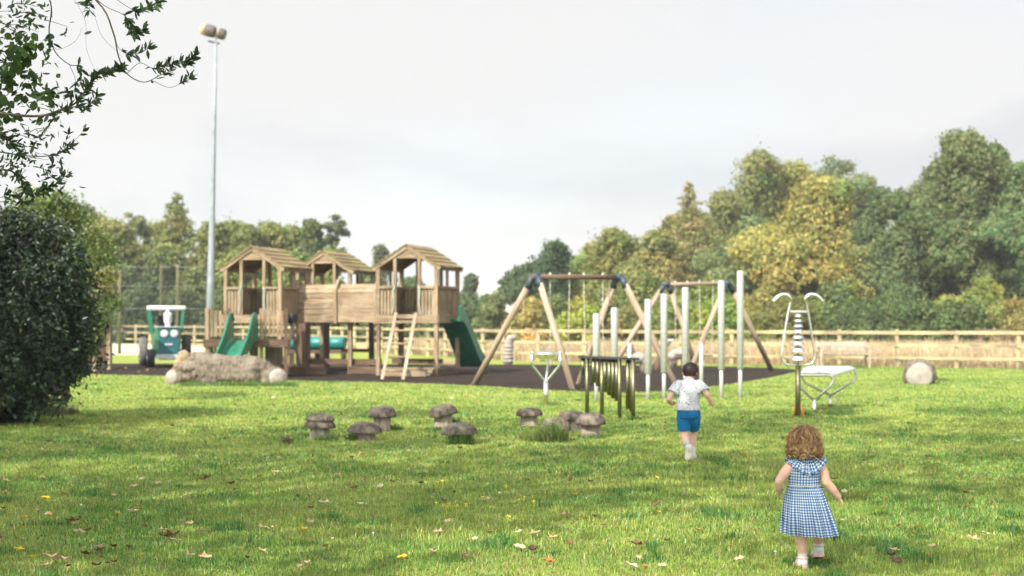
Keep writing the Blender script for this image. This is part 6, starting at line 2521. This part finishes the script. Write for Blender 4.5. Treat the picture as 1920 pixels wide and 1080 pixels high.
def flowers():
    rnd = random.Random(88)

    def fl(name, mat_c, r):
        mb = MB()
        mb.tube([(0, 0, 0), (.004, 0, .05), (.0, .004, .075)], .0014, 4)
        for k in range(7):
            a = k / 7 * 6.28
            e = Vector((math.cos(a), math.sin(a), 0))
            sdv = Vector((-e.y, e.x, 0))
            i = len(mb.v)
            c = Vector((0, .004, .075))
            mb.v += [c + e * r * .15, c + e * r * .7 + sdv * r * .26 + ZU * .002, c + e * r + ZU * .003, c + e * r * .7 - sdv * r * .26 + ZU * .002]
            mb.face((i, i + 1, i + 2, i + 3))
        mb.ball((0, .004, .077), r * .25, 6, 4)
        me = mb.mesh(name)
        me.materials.append(mat_c)
        return me
    ym = fl('yellow_flower', noise_mat('yellow_petal', (.62, .45, .015), (.75, .58, .03), (40, 40, 40), rough=.7), .017)
    wm = fl('daisy', noise_mat('white_petal', (.7, .7, .68), (.8, .8, .78), (40, 40, 40), rough=.7), .015)

    def put(me, nm, px, py, lb, cat, grp):
        D = gd(py)
        o = bpy.data.objects.new(nm, me)
        COL.objects.link(o)
        o.location = (gp(px, D), D, 0)
        o.rotation_euler = (rnd.uniform(-.5, .2), rnd.uniform(-.3, .3), rnd.uniform(0, 6))
        s_ = rnd.uniform(.5, .8)
        o.scale = (s_, s_, s_)
        set_props(o, lb, cat, grp)
    for i in range(34):
        put(ym, 'yellow_flower', rnd.gauss(848, 22), rnd.gauss(954, 7), 'tiny yellow flower in the cluster at the middle of the near lawn', 'flower', 'yellow flowers in the near cluster')
    for i in range(14):
        put(ym, 'yellow_flower', rnd.gauss(822, 10), rnd.gauss(910, 5), 'tiny yellow flower in the small cluster further off', 'flower', 'yellow flowers in the further cluster')
    for i in range(9):
        put(ym, 'yellow_flower', rnd.gauss(985, 14), rnd.gauss(944, 4), 'tiny yellow flower in the sparse cluster right of the dense one', 'flower', 'yellow flowers in the right cluster')
    for (px, py) in ((315, 907), (320, 906), (303, 893), (920, 928), (935, 929), (1172, 983), (1178, 986), (1151, 850), (1162, 848), (1140, 848), (1228, 850), (700, 1010), (1437, 925), (1455, 1045), (1232, 910), (158, 953), (290, 925), (1147, 823), (1190, 845)):
        put(wm, 'daisy', px, py + 4, 'tiny white daisy in the lawn', 'flower', 'white daisies in the lawn')


flowers()

# ---------------------------------------------------------------- people
def head_shape(b, c, r, tilt=0.0):
    """skull, jaw, nose and ears facing +Y (away from the viewer)"""
    b.ball(c, r, 20, 14, (.92, 1.06, 1.02))
    b.ball(c + Vector((0, r * .18, -r * .42)), r * .74, 16, 10, (.92, .95, .9))
    b.ball(c + Vector((0, r * .5, -r * .78)), r * .32, 12, 8, (1.1, .8, .8))
    b.ball(c + Vector((0, r * 1.02, -r * .28)), r * .15, 10, 6, (1, 1.1, 1.1))
    for s_ in (-1, 1):
        b.ball(c + Vector((s_ * r * .95, -.05 * r, -r * .22)), r * .24, 12, 8, (.42, .75, 1.15))


def face_parts(c, r, person):
    for s_ in (-1, 1):
        q = MB()
        q.ball(c + Vector((s_ * r * .36, r * .92, -r * .06)), r * .13, 12, 8, (1.2, .6, .8))
        e = q.build('eye', M['eye'], person)
        q = MB()
        q.ball(c + Vector((s_ * r * .36, r * .985, -r * .06)), r * .06, 8, 6, (1, .5, 1))
        q.build('iris', M['iris'], e)
    q = MB()
    q.ball(c + Vector((0, r * .93, -r * .58)), r * .2, 12, 8, (1.2, .4, .38))
    q.build('mouth', M['lip'], person)


def hand(b, wrist, tip_dir, palm_n, thumb_dir, size, curl=.35):
    """palm and five separate fingers"""
    d = Vector(tip_dir).normalized()
    n = Vector(palm_n)
    n = (n - d * n.dot(d)).normalized()
    s_ = d.cross(n)
    td = Vector(thumb_dir)
    if s_.dot(td) < 0:
        s_ = -s_                            # s_ points to the thumb side
    w = Vector(wrist)
    pl = size * .5
    for k in range(4):
        o = (1.5 - k) / 3
        b.cone(w + s_ * o * size * .16, w + d * pl + s_ * o * size * .34, size * .085, size * .07, 8)
    lens = (.40, .46, .42, .32)
    for k in range(4):
        o = (1.5 - k) / 3
        p = w + d * pl + s_ * o * size * .36
        dd = (d + s_ * o * .22).normalized()
        L1 = size * lens[k] * .5
        c1 = curl * (1 + .18 * k)
        p1 = p + (dd * math.cos(c1) + n * math.sin(c1)) * L1
        p2 = p1 + (dd * math.cos(c1 * 2.0) + n * math.sin(c1 * 2.0)) * L1 * .6
        p3 = p2 + (dd * math.cos(c1 * 2.9) + n * math.sin(c1 * 2.9)) * L1 * .45
        b.chain([p, p1, p2, p3], [size * .062, size * .056, size * .05, size * .042], 8)
    p = w + d * size * .12 + s_ * size * .16
    p1 = p + (s_ * .75 + d * .55 + n * .2).normalized() * size * .24
    p2 = p1 + (s_ * .35 + d * .85 + n * .3).normalized() * size * .2
    b.chain([p, p1, p2], [size * .085, size * .066, size * .05], 8)


def strands(name, paths, rads, tints, parent, off):
    """thin tapered hair tubes; all paths have the same number of points"""
    Pp = np.array(paths, dtype=np.float64)          # n, k, 3
    n, k, _ = Pp.shape
    tg = np.gradient(Pp, axis=1)
    tg /= np.linalg.norm(tg, axis=2, keepdims=True) + 1e-9
    ref = np.array([0.31, 0.72, 0.62])
    a = np.cross(tg, ref)
    a /= np.linalg.norm(a, axis=2, keepdims=True) + 1e-9
    b = np.cross(tg, a)
    r = np.asarray(rads)[:, None, None] * np.linspace(1, .35, k)[None, :, None]
    ring = [Pp + (a * math.cos(t) + b * math.sin(t)) * r for t in (0, 2.094, 4.189)]
    v = np.stack(ring, axis=2).reshape(-1, 3)        # n,k,3 corners
    base = (np.arange(n) * k * 3)[:, None, None] + (np.arange(k - 1) * 3)[None, :, None]
    quads = []
    for j in range(3):
        j2 = (j + 1) % 3
        quads.append(np.stack([base[..., 0] + j, base[..., 0] + j2, base[..., 0] + 3 + j2, base[..., 0] + 3 + j], axis=2))
    idx = np.stack(quads, axis=2).reshape(-1)
    tt = np.repeat(np.asarray(tints), (k - 1) * 3, axis=0)
    me = np_mesh(name, v - np.array(off), 4, idx, tt, 'FACE', True)
    return link_mesh(name, me, M['hair'], parent)


def girl():
    rng = np.random.default_rng(31)
    D = 8.6
    B = Vector((gp(1517, D), D, 0))
    t = thing('person', 'small child with curly light brown hair in a blue checked dress walking away', 'person', B)
    V = lambda x, y, z: B + Vector((x, y, z))
    hc = V(-.028, .005, .765)
    hr = .083
    b = MB()
    head_shape(b, hc, hr)
    b.chain([V(-.024, .0, .70), V(-.024, 0, .655)], [.036, .04])
    # trunk
    b.ball(V(-.022, 0, .60), .075, 16, 10, (1.12, .78, .9))
    b.ball(V(-.028, .0, .50), .076, 16, 10, (1.08, .85, 1.1))
    b.ball(V(-.012, .0, .42), .080, 16, 10, (1.1, .92, .8))
    b.chain([V(-.10, 0, .628), V(.06, 0, .628)], [.034, .034])
    # arms
    b.chain([V(-.108, .0, .622), V(-.150, -.008, .572), V(-.183, -.008, .525)], [.034, .032, .026])
    b.chain([V(-.183, -.008, .525), V(-.182, .02, .49), V(-.165, .055, .458)], [.026, .025, .0185])
    hand(b, V(-.165, .055, .458), (.30, .55, -.75), (.75, .1, .35), (.2, .9, .3), .074, .4)
    b.chain([V(.066, .0, .622), V(.086, -.012, .570), V(.100, -.02, .523)], [.034, .032, .027])
    b.chain([V(.100, -.02, .523), V(.14, -.005, .478), V(.182, .018, .428)], [.027, .026, .0185])
    hand(b, V(.182, .018, .428), (.62, .22, -.75), (-.55, .25, -.45), (.1, 1, .1), .074, .22)
    # legs: left planted nearest the viewer, right stepping forward
    b.chain([V(-.055, 0, .40), V(-.048, .006, .24), V(-.046, -.004, .19), V(-.042, -.004, .13), V(-.040, 0, .062)], [.056, .037, .037, .034, .0235])
    b.chain([V(.036, 0, .40), V(.072, .125, .255), V(.082, .135, .215), V(.088, .15, .165), V(.092, .165, .108)], [.056, .037, .037, .034, .0235])
    # feet
    b.chain([V(-.040, -.012, .030), V(-.040, .05, .028), V(-.042, .105, .018)], [.026, .028, .020])
    b.chain([V(-.040, 0, .062), V(-.040, -.008, .034)], [.024, .026])
    b.chain([V(.092, .15, .076), V(.094, .21, .064), V(.098, .262, .042)], [.026, .028, .020])
    b.chain([V(.092, .165, .108), V(.092, .155, .078)], [.024, .026])
    b.remesh('body', M['skin'], t, .0032, 3)
    face_parts(hc, hr, t)

    # dress: bodice and gathered skirt, one thing with two pieces
    def ring(c, rx, ry, n, pleat=0, k=22, ph=0.0, sk=0.0, twist=0.0):
        out = []
        for j in range(n):
            a = 2 * math.pi * j / n - math.pi / 2
            f = 1 + pleat * (math.sin(k * a + ph + 1.3 * math.sin(2 * a)) + .55 * math.sin(k * .5 * a + 2 * ph + 1))
            out.append(c + Vector((rx * f * math.cos(a), ry * f * math.sin(a), sk * math.cos(a))))
        return out
    n = 240
    per = 17e-3
    d = MB()
    rb = [(.498, .094, .080, -.030), (.53, .094, .080, -.029), (.57, .095, .078, -.027), (.605, .096, .074, -.024), (.632, .093, .068, -.022), (.652, .062, .05, -.022), (.662, .045, .042, -.022)]
    rings = [ring(V(cx, -.002, z), rx, ry, n) for z, rx, ry, cx in rb]
    Lb = round(2 * math.pi * .088 / per)
    d.loft(rings, lambda k, j: (Lb * j / n, rb[k][0] / per))
    bod = d.build('dress', M['gingham'], t)
    s_ = MB()
    nz = 16
    rr, zv = [], []
    for k in range(nz + 1):
        f = k / nz
        z = .503 + (.207 - .503) * f
        rx = .094 + (.164 - .094) * (f ** .72) + (.004 if k == 0 else 0)
        ry = .081 + (.150 - .081) * (f ** .72)
        cx = -.030 + .034 * f
        rr.append(ring(V(cx, .004 + .012 * f, z), rx, ry, n, (.018 + .066 * min(1, f * 1.3)), 13, .9 * f, -.006 * f))
        zv.append((.503 - z) * 1.05)
    Ls = round(2 * math.pi * .150 / per)
    s_.loft(rr, lambda k, j: (Ls * j / n, zv[k] / per))
    inner = [[p + (V(0, .01, p.z - B.z) - p) * .02 for p in r] for r in rr[::-1]]
    s_.loft(inner, lambda k, j: (Ls * j / n, zv[nz - k] / per))
    s_.build('skirt', M['gingham'], bod)
    w = MB()                                # white edging at the waist
    w.tube([p + ZU * .001 for p in ring(V(-.030, -.001, .5025), .0965, .083, 60)] + [ring(V(-.030, -.001, .5025), .0965, .083, 60)[0]], .0028, 5)
    w.build('waist_trim', M['sock'], bod)
    for k in range(5):                      # back buttons
        q = MB()
        q.ball(V(-.024 - .002 * k, -.082 + .0018 * (4 - k) * .9, .51 + .028 * k), .0052, 8, 6, (1, .5, 1))
        q.build('button', M['sock'], bod)
    # wide frilled collar with a V at the back
    c = MB()
    rows = []
    m = 120
    for k in range(7):
        f = k / 6
        row = []
        for j in range(m):
            a = 2 * math.pi * j / m - math.pi / 2
            bk = max(0, -math.sin(a)) ** 3      # 1 at the back centre
            fr = max(0, math.sin(a)) ** 3
            rx = .046 + (.128 - .046) * f
            ry = .044 + (.088 - .044) * f * (1 - .12 * fr)
            drop = f * (.018 + .066 * bk + .03 * fr) + f * f * .012
            rip = .0065 * f * math.sin(17 * a) + .003 * f * math.sin(31 * a + 1)
            row.append(V(-.020 + rx * math.cos(a), -.004 + ry * math.sin(a) * (1 + .1 * rip / .0065), .672 - drop + rip + .012 * f * (abs(math.cos(a)) ** 2)))
        rows.append(row)
    Lc = round(2 * math.pi * .1 / per)
    c.loft(rows, lambda k, j: (Lc * j / m, k * .014 / per))
    lo = [[p - ZU * .003 for p in r] for r in rows[::-1]]
    c.loft(lo, lambda k, j: (Lc * j / m, k * .014 / per))
    c.build('collar', M['gingham'], bod)
    # socks and sandals
    for (ank, heel, toe, lift) in ((V(-.0405, 0, .075), V(-.040, -.014, .030), V(-.042, .105, .02), 0), (V(.0915, .162, .124), V(.092, .148, .076), V(.098, .262, .044), 1)):
        q = MB()
        up = (ank - heel)
        a0 = heel + Vector((0, .012, .010))
        q.tube([ank + ZU * .022, ank + ZU * .012, ank, a0 + Vector((0, .0, .02)), a0, heel.lerp(toe, .35) + ZU * .003, heel.lerp(toe, .75), toe], [.0295, .030, .0285, .031, .034, .034, .031, .019], 14)
        q.ball(heel + Vector((0, .004, .006)), .031, 14, 10)
        q.remesh('sock', M['sock'], t, .004, 3)
        sh = MB()
        fd = (toe - heel).normalized()
        sd_ = fd.cross(ZU).normalized()
        upv = sd_.cross(fd)
        rings2 = []
        for f, w_ in ((-.16, .018), (-.12, .026), (.1, .031), (.5, .033), (.85, .031), (1.08, .022), (1.14, .010)):
            p = heel + (toe - heel) * f - upv * .034
            rings2.append([p - sd_ * w_, p + sd_ * w_, p + sd_ * w_ + upv * .013, p - sd_ * w_ + upv * .013])
        sh.loft(rings2, caps=True)
        so = sh.build('sandal', M['sandal'], t)
        st = MB()
        # heel counter, ankle strap and two toe straps
        hr_ = []
        for k in range(9):
            a = math.pi * (.0 + k / 8)
            hr_.append(heel + sd_ * math.cos(a) * .034 - fd * math.sin(a) * .030 + fd * .010)
        st.loft([[p - upv * .028 for p in hr_], [p + upv * .012 for p in hr_]], closed=False)
        ar = []
        for k in range(17):
            a = 2 * math.pi * k / 16
            ar.append(ank + Vector((math.cos(a) * .033, math.sin(a) * .033, -.012)))
        st.tube(ar, .0045, 6)
        for f in (.45, .8):
            p = heel + (toe - heel) * f
            pts = [p + sd_ * math.cos(math.pi * k / 8) * .037 + upv * (math.sin(math.pi * k / 8) * .038 - .020) for k in range(9)]
            st.tube(pts, .0052, 6)
        p0 = heel + upv * .02 - fd * .02
        st.build('strap', M['sandal'], so)
    # hair: scalp cap and many curls
    q = MB()
    q.ball(hc + Vector((0, -.006, .008)), hr * 1.035, 20, 14, (.97, 1.04, 1.0))
    i_keep = MB()
    cap = q.build('hair', M['hair'], t)
    at = cap.data.attributes.new('tint', 'FLOAT_COLOR', 'FACE')
    at.data.foreach_set('color', [c_ for _ in range(len(cap.data.polygons)) for c_ in (.17, .09, .04, 1)])
    # open the cap over the face
    import bmesh
    bm = bmesh.new()
    bm.from_mesh(cap.data)
    loc = hc - B
    kill = [f for f in bm.faces if (f.calc_center_median() - loc).y > .035 and (f.calc_center_median() - loc).z < .05]
    bmesh.ops.delete(bm, geom=kill, context='FACES')
    bm.to_mesh(cap.data)
    bm.free()
    paths, rads, tints = [], [], []
    K = 36
    nl = 0
    while nl < 290:                         # each lock is a curl of several strands
        dd = rng.normal(size=3)
        dd /= np.linalg.norm(dd)
        if dd[2] < -.45 or (dd[1] > .35 and dd[2] < .55):
            continue
        nl += 1
        root = np.array(hc) + dd * hr * np.array([1.02, 1.06, 1.03])
        s_ = np.linspace(0, 1, K)[:, None]
        down = np.array([0, 0, -1.0])
        outw = dd * np.array([1, 1, .25])
        outw /= np.linalg.norm(outw) + 1e-6
        sidev = np.cross(down, outw)
        sidev /= np.linalg.norm(sidev) + 1e-6
        Ln = rng.uniform(.07, .105) if dd[2] < .4 else rng.uniform(.09, .13)
        fluff = rng.uniform(.0, .17)
        drift = rng.normal(0, .22)
        path = root + dd * .010 * np.sin(np.minimum(s_ * 4, 1.57)) + outw * Ln * fluff * s_ + down * Ln * s_ ** 1.15 + sidev * drift * Ln * s_
        rel = path - np.array(hc)
        rl = np.linalg.norm(rel, axis=1, keepdims=True)
        path = np.array(hc) + rel / rl * np.maximum(rl, hr * rng.uniform(1.08, 1.20))
        tw = rng.uniform(7, 14) * rng.choice([-1, 1])
        cr0 = rng.uniform(.007, .0125)
        ph = rng.uniform(0, 6.28)
        g_ = min(1, max(0, rng.normal(.38, .26)))
        tl = np.array([.21, .115, .05]) * (1 - g_) * 1.15 + np.array([.80, .55, .27]) * g_
        lowz = B.z + .672 + rng.uniform(-.008, .035)
        for q in range(11):
            cr = cr0 * np.minimum(1, s_ * 2.2) * (1 + rng.normal(0, .10))
            p2 = ph + rng.normal(0, .22)
            off_ = rng.normal(0, .0022, 3)
            pp = path + off_ + cr * (np.cos(s_ * tw + p2) * outw + np.sin(s_ * tw + p2) * (sidev * .95 + down * .3))
            pp[:, 2] = np.maximum(pp[:, 2], lowz + .006 * np.sin(s_[:, 0] * 20 + p2))
            paths.append(pp)
            rads.append(rng.uniform(.0008, .0016))
            tints.append(tl * math.exp(rng.normal(0, .18)))
    for i in range(650):                    # wispy flyaway ends
        dd = rng.normal(size=3)
        dd[1] -= .3
        dd /= np.linalg.norm(dd)
        if dd[2] < -.5 or dd[1] > .5:
            continue
        root = np.array(hc) + dd * hr * 1.15
        s_ = np.linspace(0, 1, K)[:, None]
        Ln = rng.uniform(.02, .07)
        tw, ph = rng.uniform(4, 9), rng.uniform(0, 6)
        sidev = np.cross(dd, rng.normal(size=3))
        sidev /= np.linalg.norm(sidev)
        path = root + dd * Ln * .7 * s_ + np.array([0, 0, -1]) * Ln * .5 * s_ ** 2 + sidev * .010 * np.sin(s_ * tw + ph) * s_
        paths.append(path)
        rads.append(rng.uniform(.0004, .0008))
        tints.append(np.array([.5, .34, .18]))
    strands('curls', paths, rads, tints, cap, B)


girl()


def boy():
    rng = np.random.default_rng(41)
    D = 15.15
    B = Vector((gp(1292, D), D, 0))
    t = thing('person', 'small boy with short dark hair in white patterned shirt and blue shorts running', 'person', B)
    V = lambda x, y, z: B + Vector((x, y, z))
    hc = V(.012, .045, .952)
    hr = .079
    b = MB()
    head_shape(b, hc, hr)
    b.chain([V(.006, .025, .90), V(-.002, .005, .85)], [.038, .044])
    b.ball(V(-.006, .0, .78), .085, 16, 10, (1.18, .80, .95))
    b.ball(V(-.012, -.012, .67), .084, 16, 10, (1.1, .82, 1.1))
    b.ball(V(-.010, -.012, .55), .080, 16, 10, (1.12, .88, .85))
    b.chain([V(-.10, 0, .822), V(.09, 0, .822)], [.038, .038])
    # arms
    b.chain([V(-.115, .0, .815), V(-.18, -.045, .735), V(-.222, -.075, .662)], [.038, .034, .027])
    b.chain([V(-.222, -.075, .662), V(-.213, -.02, .632), V(-.178, .045, .605)], [.027, .027, .020])
    hand(b, V(-.178, .045, .605), (.35, .85, .1), (.8, -.2, -.2), (0, .2, 1), .082, .75)
    b.chain([V(.10, .0, .815), V(.145, -.05, .765), V(.182, -.085, .705)], [.038, .034, .027])
    b.chain([V(.182, -.085, .705), V(.212, -.06, .655), V(.245, -.03, .605)], [.027, .027, .020])
    hand(b, V(.245, -.03, .605), (.55, .35, -.75), (-.6, .45, -.3), (.1, 1, .2), .082, .7)
    # legs: left pushing off behind on its toes, right forward
    b.chain([V(-.055, -.01, .50), V(-.052, .0, .305), V(-.050, -.05, .26), V(-.040, -.11, .20), V(-.028, -.165, .155)], [.060, .044, .043, .040, .0265])
    b.chain([V(.045, -.01, .50), V(.058, .135, .315), V(.058, .135, .26), V(.054, .125, .19), V(.050, .115, .105)], [.056, .044, .043, .040, .0265])
    b.chain([V(-.028, -.160, .150), V(-.024, -.125, .09), V(-.022, -.095, .035)], [.027, .022, .018])
    b.chain([V(.050, .115, .10), V(.054, .105, .055), V(.062, .19, .035)], [.028, .03, .028])
    b.remesh('body', M['skin'], t, .0038, 3)
    face_parts(hc, hr, t)
    # shirt
    s_ = MB()

    def ring(c, rx, ry, n=40, wv=0, ph=0):
        return [c + Vector((rx * (1 + wv * math.sin(6 * a + ph)) * math.cos(a), ry * (1 + wv * math.sin(5 * a + ph)) * math.sin(a), .012 * wv * 20 * math.sin(2 * a + ph) * .15)) for a in [2 * math.pi * j / n for j in range(n)]]
    prof = [(.543, -.014, -.022, .137, .116, .035), (.57, -.014, -.021, .131, .110, .03), (.63, -.012, -.015, .122, .098, .022), (.70, -.010, -.008, .119, .09, .015), (.77, -.007, -.003, .121, .085, .01), (.815, -.006, 0, .118, .078, 0), (.845, -.004, .004, .09, .066, 0), (.864, -.001, .01, .056, .052, 0)]
    s_.loft([ring(V(cx, cy, z), rx, ry, 40, wv, z * 20) for z, cx, cy, rx, ry, wv in prof], caps=True)
    # sleeves with open looking flared ends
    s_.tube([V(-.085, .0, .818), V(-.13, -.015, .795), V(-.170, -.048, .738), V(-.182, -.056, .722)], [.055, .056, .062, .064], 18)
    s_.tube([V(.075, .0, .818), V(.118, -.02, .797), V(.152, -.055, .755), V(.158, -.062, .742)], [.055, .056, .060, .061], 18)
    s_.remesh('shirt', M['shirt'], t, .006, 2)
    q = MB()
    q.tube([V(.001 + .050 * math.cos(a), .016 + .049 * math.sin(a), .872 + .006 * math.sin(a)) for a in [2 * math.pi * k / 24 for k in range(25)]], .009, 8)
    q.build('collar', M['shirt_plain'], t)
    # shorts
    s_ = MB()
    s_.loft([ring(V(-.010, -.02, z), rx, ry, 32) for z, rx, ry in ((.46, .108, .100), (.50, .117, .110), (.55, .119, .108), (.60, .112, .095))], caps=True)
    s_.tube([V(-.056, -.012, .52), V(-.056, -.006, .45), V(-.055, -.002, .37), V(-.055, .0, .323)], [.076, .077, .071, .069], 20)
    s_.tube([V(.046, -.008, .52), V(.050, .03, .45), V(.056, .085, .38), V(.058, .115, .335)], [.076, .080, .074, .067], 20)
    s_.remesh('shorts', M['shorts'], t, .006, 2)
    # socks and shoes
    q = MB()
    q.tube([V(-.036, -.130, .183), V(-.028, -.165, .15), V(-.027, -.163, .125)], [.036, .031, .034], 14)
    q.build('sock', M['sock_blue'], t)
    q = MB()
    q.tube([V(.051, .118, .135), V(.050, .115, .10), V(.052, .11, .075)], [.033, .031, .034], 14)
    q.build('sock', M['sock'], t)

    def shoe(heel, toe, down, mat_s, wf=1.0):
        fd = (toe - heel).normalized()
        dn = (down - fd * down.dot(fd)).normalized()
        sd_ = fd.cross(dn)
        Ln = (toe - heel).length
        so = MB()
        up_ = MB()
        prof = [(-.10, .018), (-.04, .029), (.08, .034), (.3, .032), (.55, .036), (.8, .040), (.98, .033), (1.07, .020), (1.1, .008)]
        rg, ru = [], []
        for f, w_ in prof:
            w_ *= wf
            p = heel + fd * Ln * f
            rg.append([p - sd_ * w_ + dn * .012, p + sd_ * w_ + dn * .012, p + sd_ * (w_ * 1.03) - dn * .014, p - sd_ * (w_ * 1.03) - dn * .014])
            hgt = .062 if f < .35 else .062 - .034 * min(1, (f - .35) / .5)
            ru.append([p - sd_ * w_ * .98 - dn * .013, p + sd_ * w_ * .98 - dn * .013, p + sd_ * w_ * .75 - dn * hgt * .8, p + sd_ * w_ * .3 - dn * hgt, p - sd_ * w_ * .3 - dn * hgt, p - sd_ * w_ * .75 - dn * hgt * .8])
        up_.loft(ru, caps=True)
        o = up_.build('shoe', M['sock'], t)
        so.loft(rg, caps=True)
        so.build('sole', mat_s, o)
    shoe(V(-.024, -.196, .163), V(-.014, -.145, .022), Vector((0, -1, -.30)), M['shoe'], 1.22)
    shoe(V(.055, .085, .028), V(.064, .215, .020), Vector((0, 0, -1)), M['shoe'])
    # hair: close cap with short strands
    q = MB()
    q.ball(hc + Vector((0, -.006, .010)), hr * 1.07, 22, 16, (.94, 1.04, 1.02))
    cap = q.build('hair', M['hair'], t)
    import bmesh
    bm = bmesh.new()
    bm.from_mesh(cap.data)
    loc = hc - B
    kill = []
    for f in bm.faces:
        c_ = f.calc_center_median() - loc
        if c_.z < -.045 or (c_.y > .03 and c_.z < .042) or (abs(c_.x) > .06 and c_.z < -.012 and c_.y > -.03):
            kill.append(f)
    bmesh.ops.delete(bm, geom=kill, context='FACES')
    bm.to_mesh(cap.data)
    bm.free()
    at = cap.data.attributes.new('tint', 'FLOAT_COLOR', 'FACE')
    at.data.foreach_set('color', [c_ for _ in range(len(cap.data.polygons)) for c_ in (.04, .022, .015, 1)])
    paths, rads, tints = [], [], []
    K = 6
    for i in range(3200):
        dd = rng.normal(size=3)
        dd /= np.linalg.norm(dd)
        if dd[2] < -.52 or (dd[1] > .3 and dd[2] < .5) or (abs(dd[0]) > .75 and dd[2] < -.1):
            continue
        root = np.array(hc) + np.array([0, -.004, .008]) + dd * hr * np.array([.97, 1.06, 1.05])
        tang = np.array([0, 0, -1.0]) - dd * (-dd[2]) + np.array([.25, 0, 0])
        tang /= np.linalg.norm(tang) + 1e-6
        s_ = np.linspace(0, 1, K)[:, None]
        Ln = rng.uniform(.012, .026)
        paths.append(root + (tang * .85 + dd * .35 + rng.normal(0, .2, 3)) * Ln * s_)
        rads.append(.0010)
        g_ = rng.random()
        tints.append(np.array([.030, .017, .012]) * (1 - g_) + np.array([.11, .062, .038]) * g_)
    strands('short_strands', paths, rads, tints, cap, B)


M['shirt_plain'] = noise_mat('pale_cotton', (.30, .35, .45), (.42, .46, .54), (30, 30, 30), rough=.85)
boy()


# ---------------------------------------------------------------- haze
def haze(density):
    mb = MB()
    mb.box((0, 1200, 22), (3200, 3000, 46))
    m, n, out = new_mat('haze_air')
    v = n.nodes.new('ShaderNodeVolumePrincipled')
    v.inputs['Color'].default_value = (0.95, 0.97, 1.0, 1)
    v.inputs['Density'].default_value = density
    v.inputs['Anisotropy'].default_value = 0.2
    n.links.new(v.outputs[0], out.inputs['Volume'])
    o = mb.build('haze', m)
    set_props(o, 'thin pale haze in the air', 'haze', None, 'stuff')


haze(0.0005)
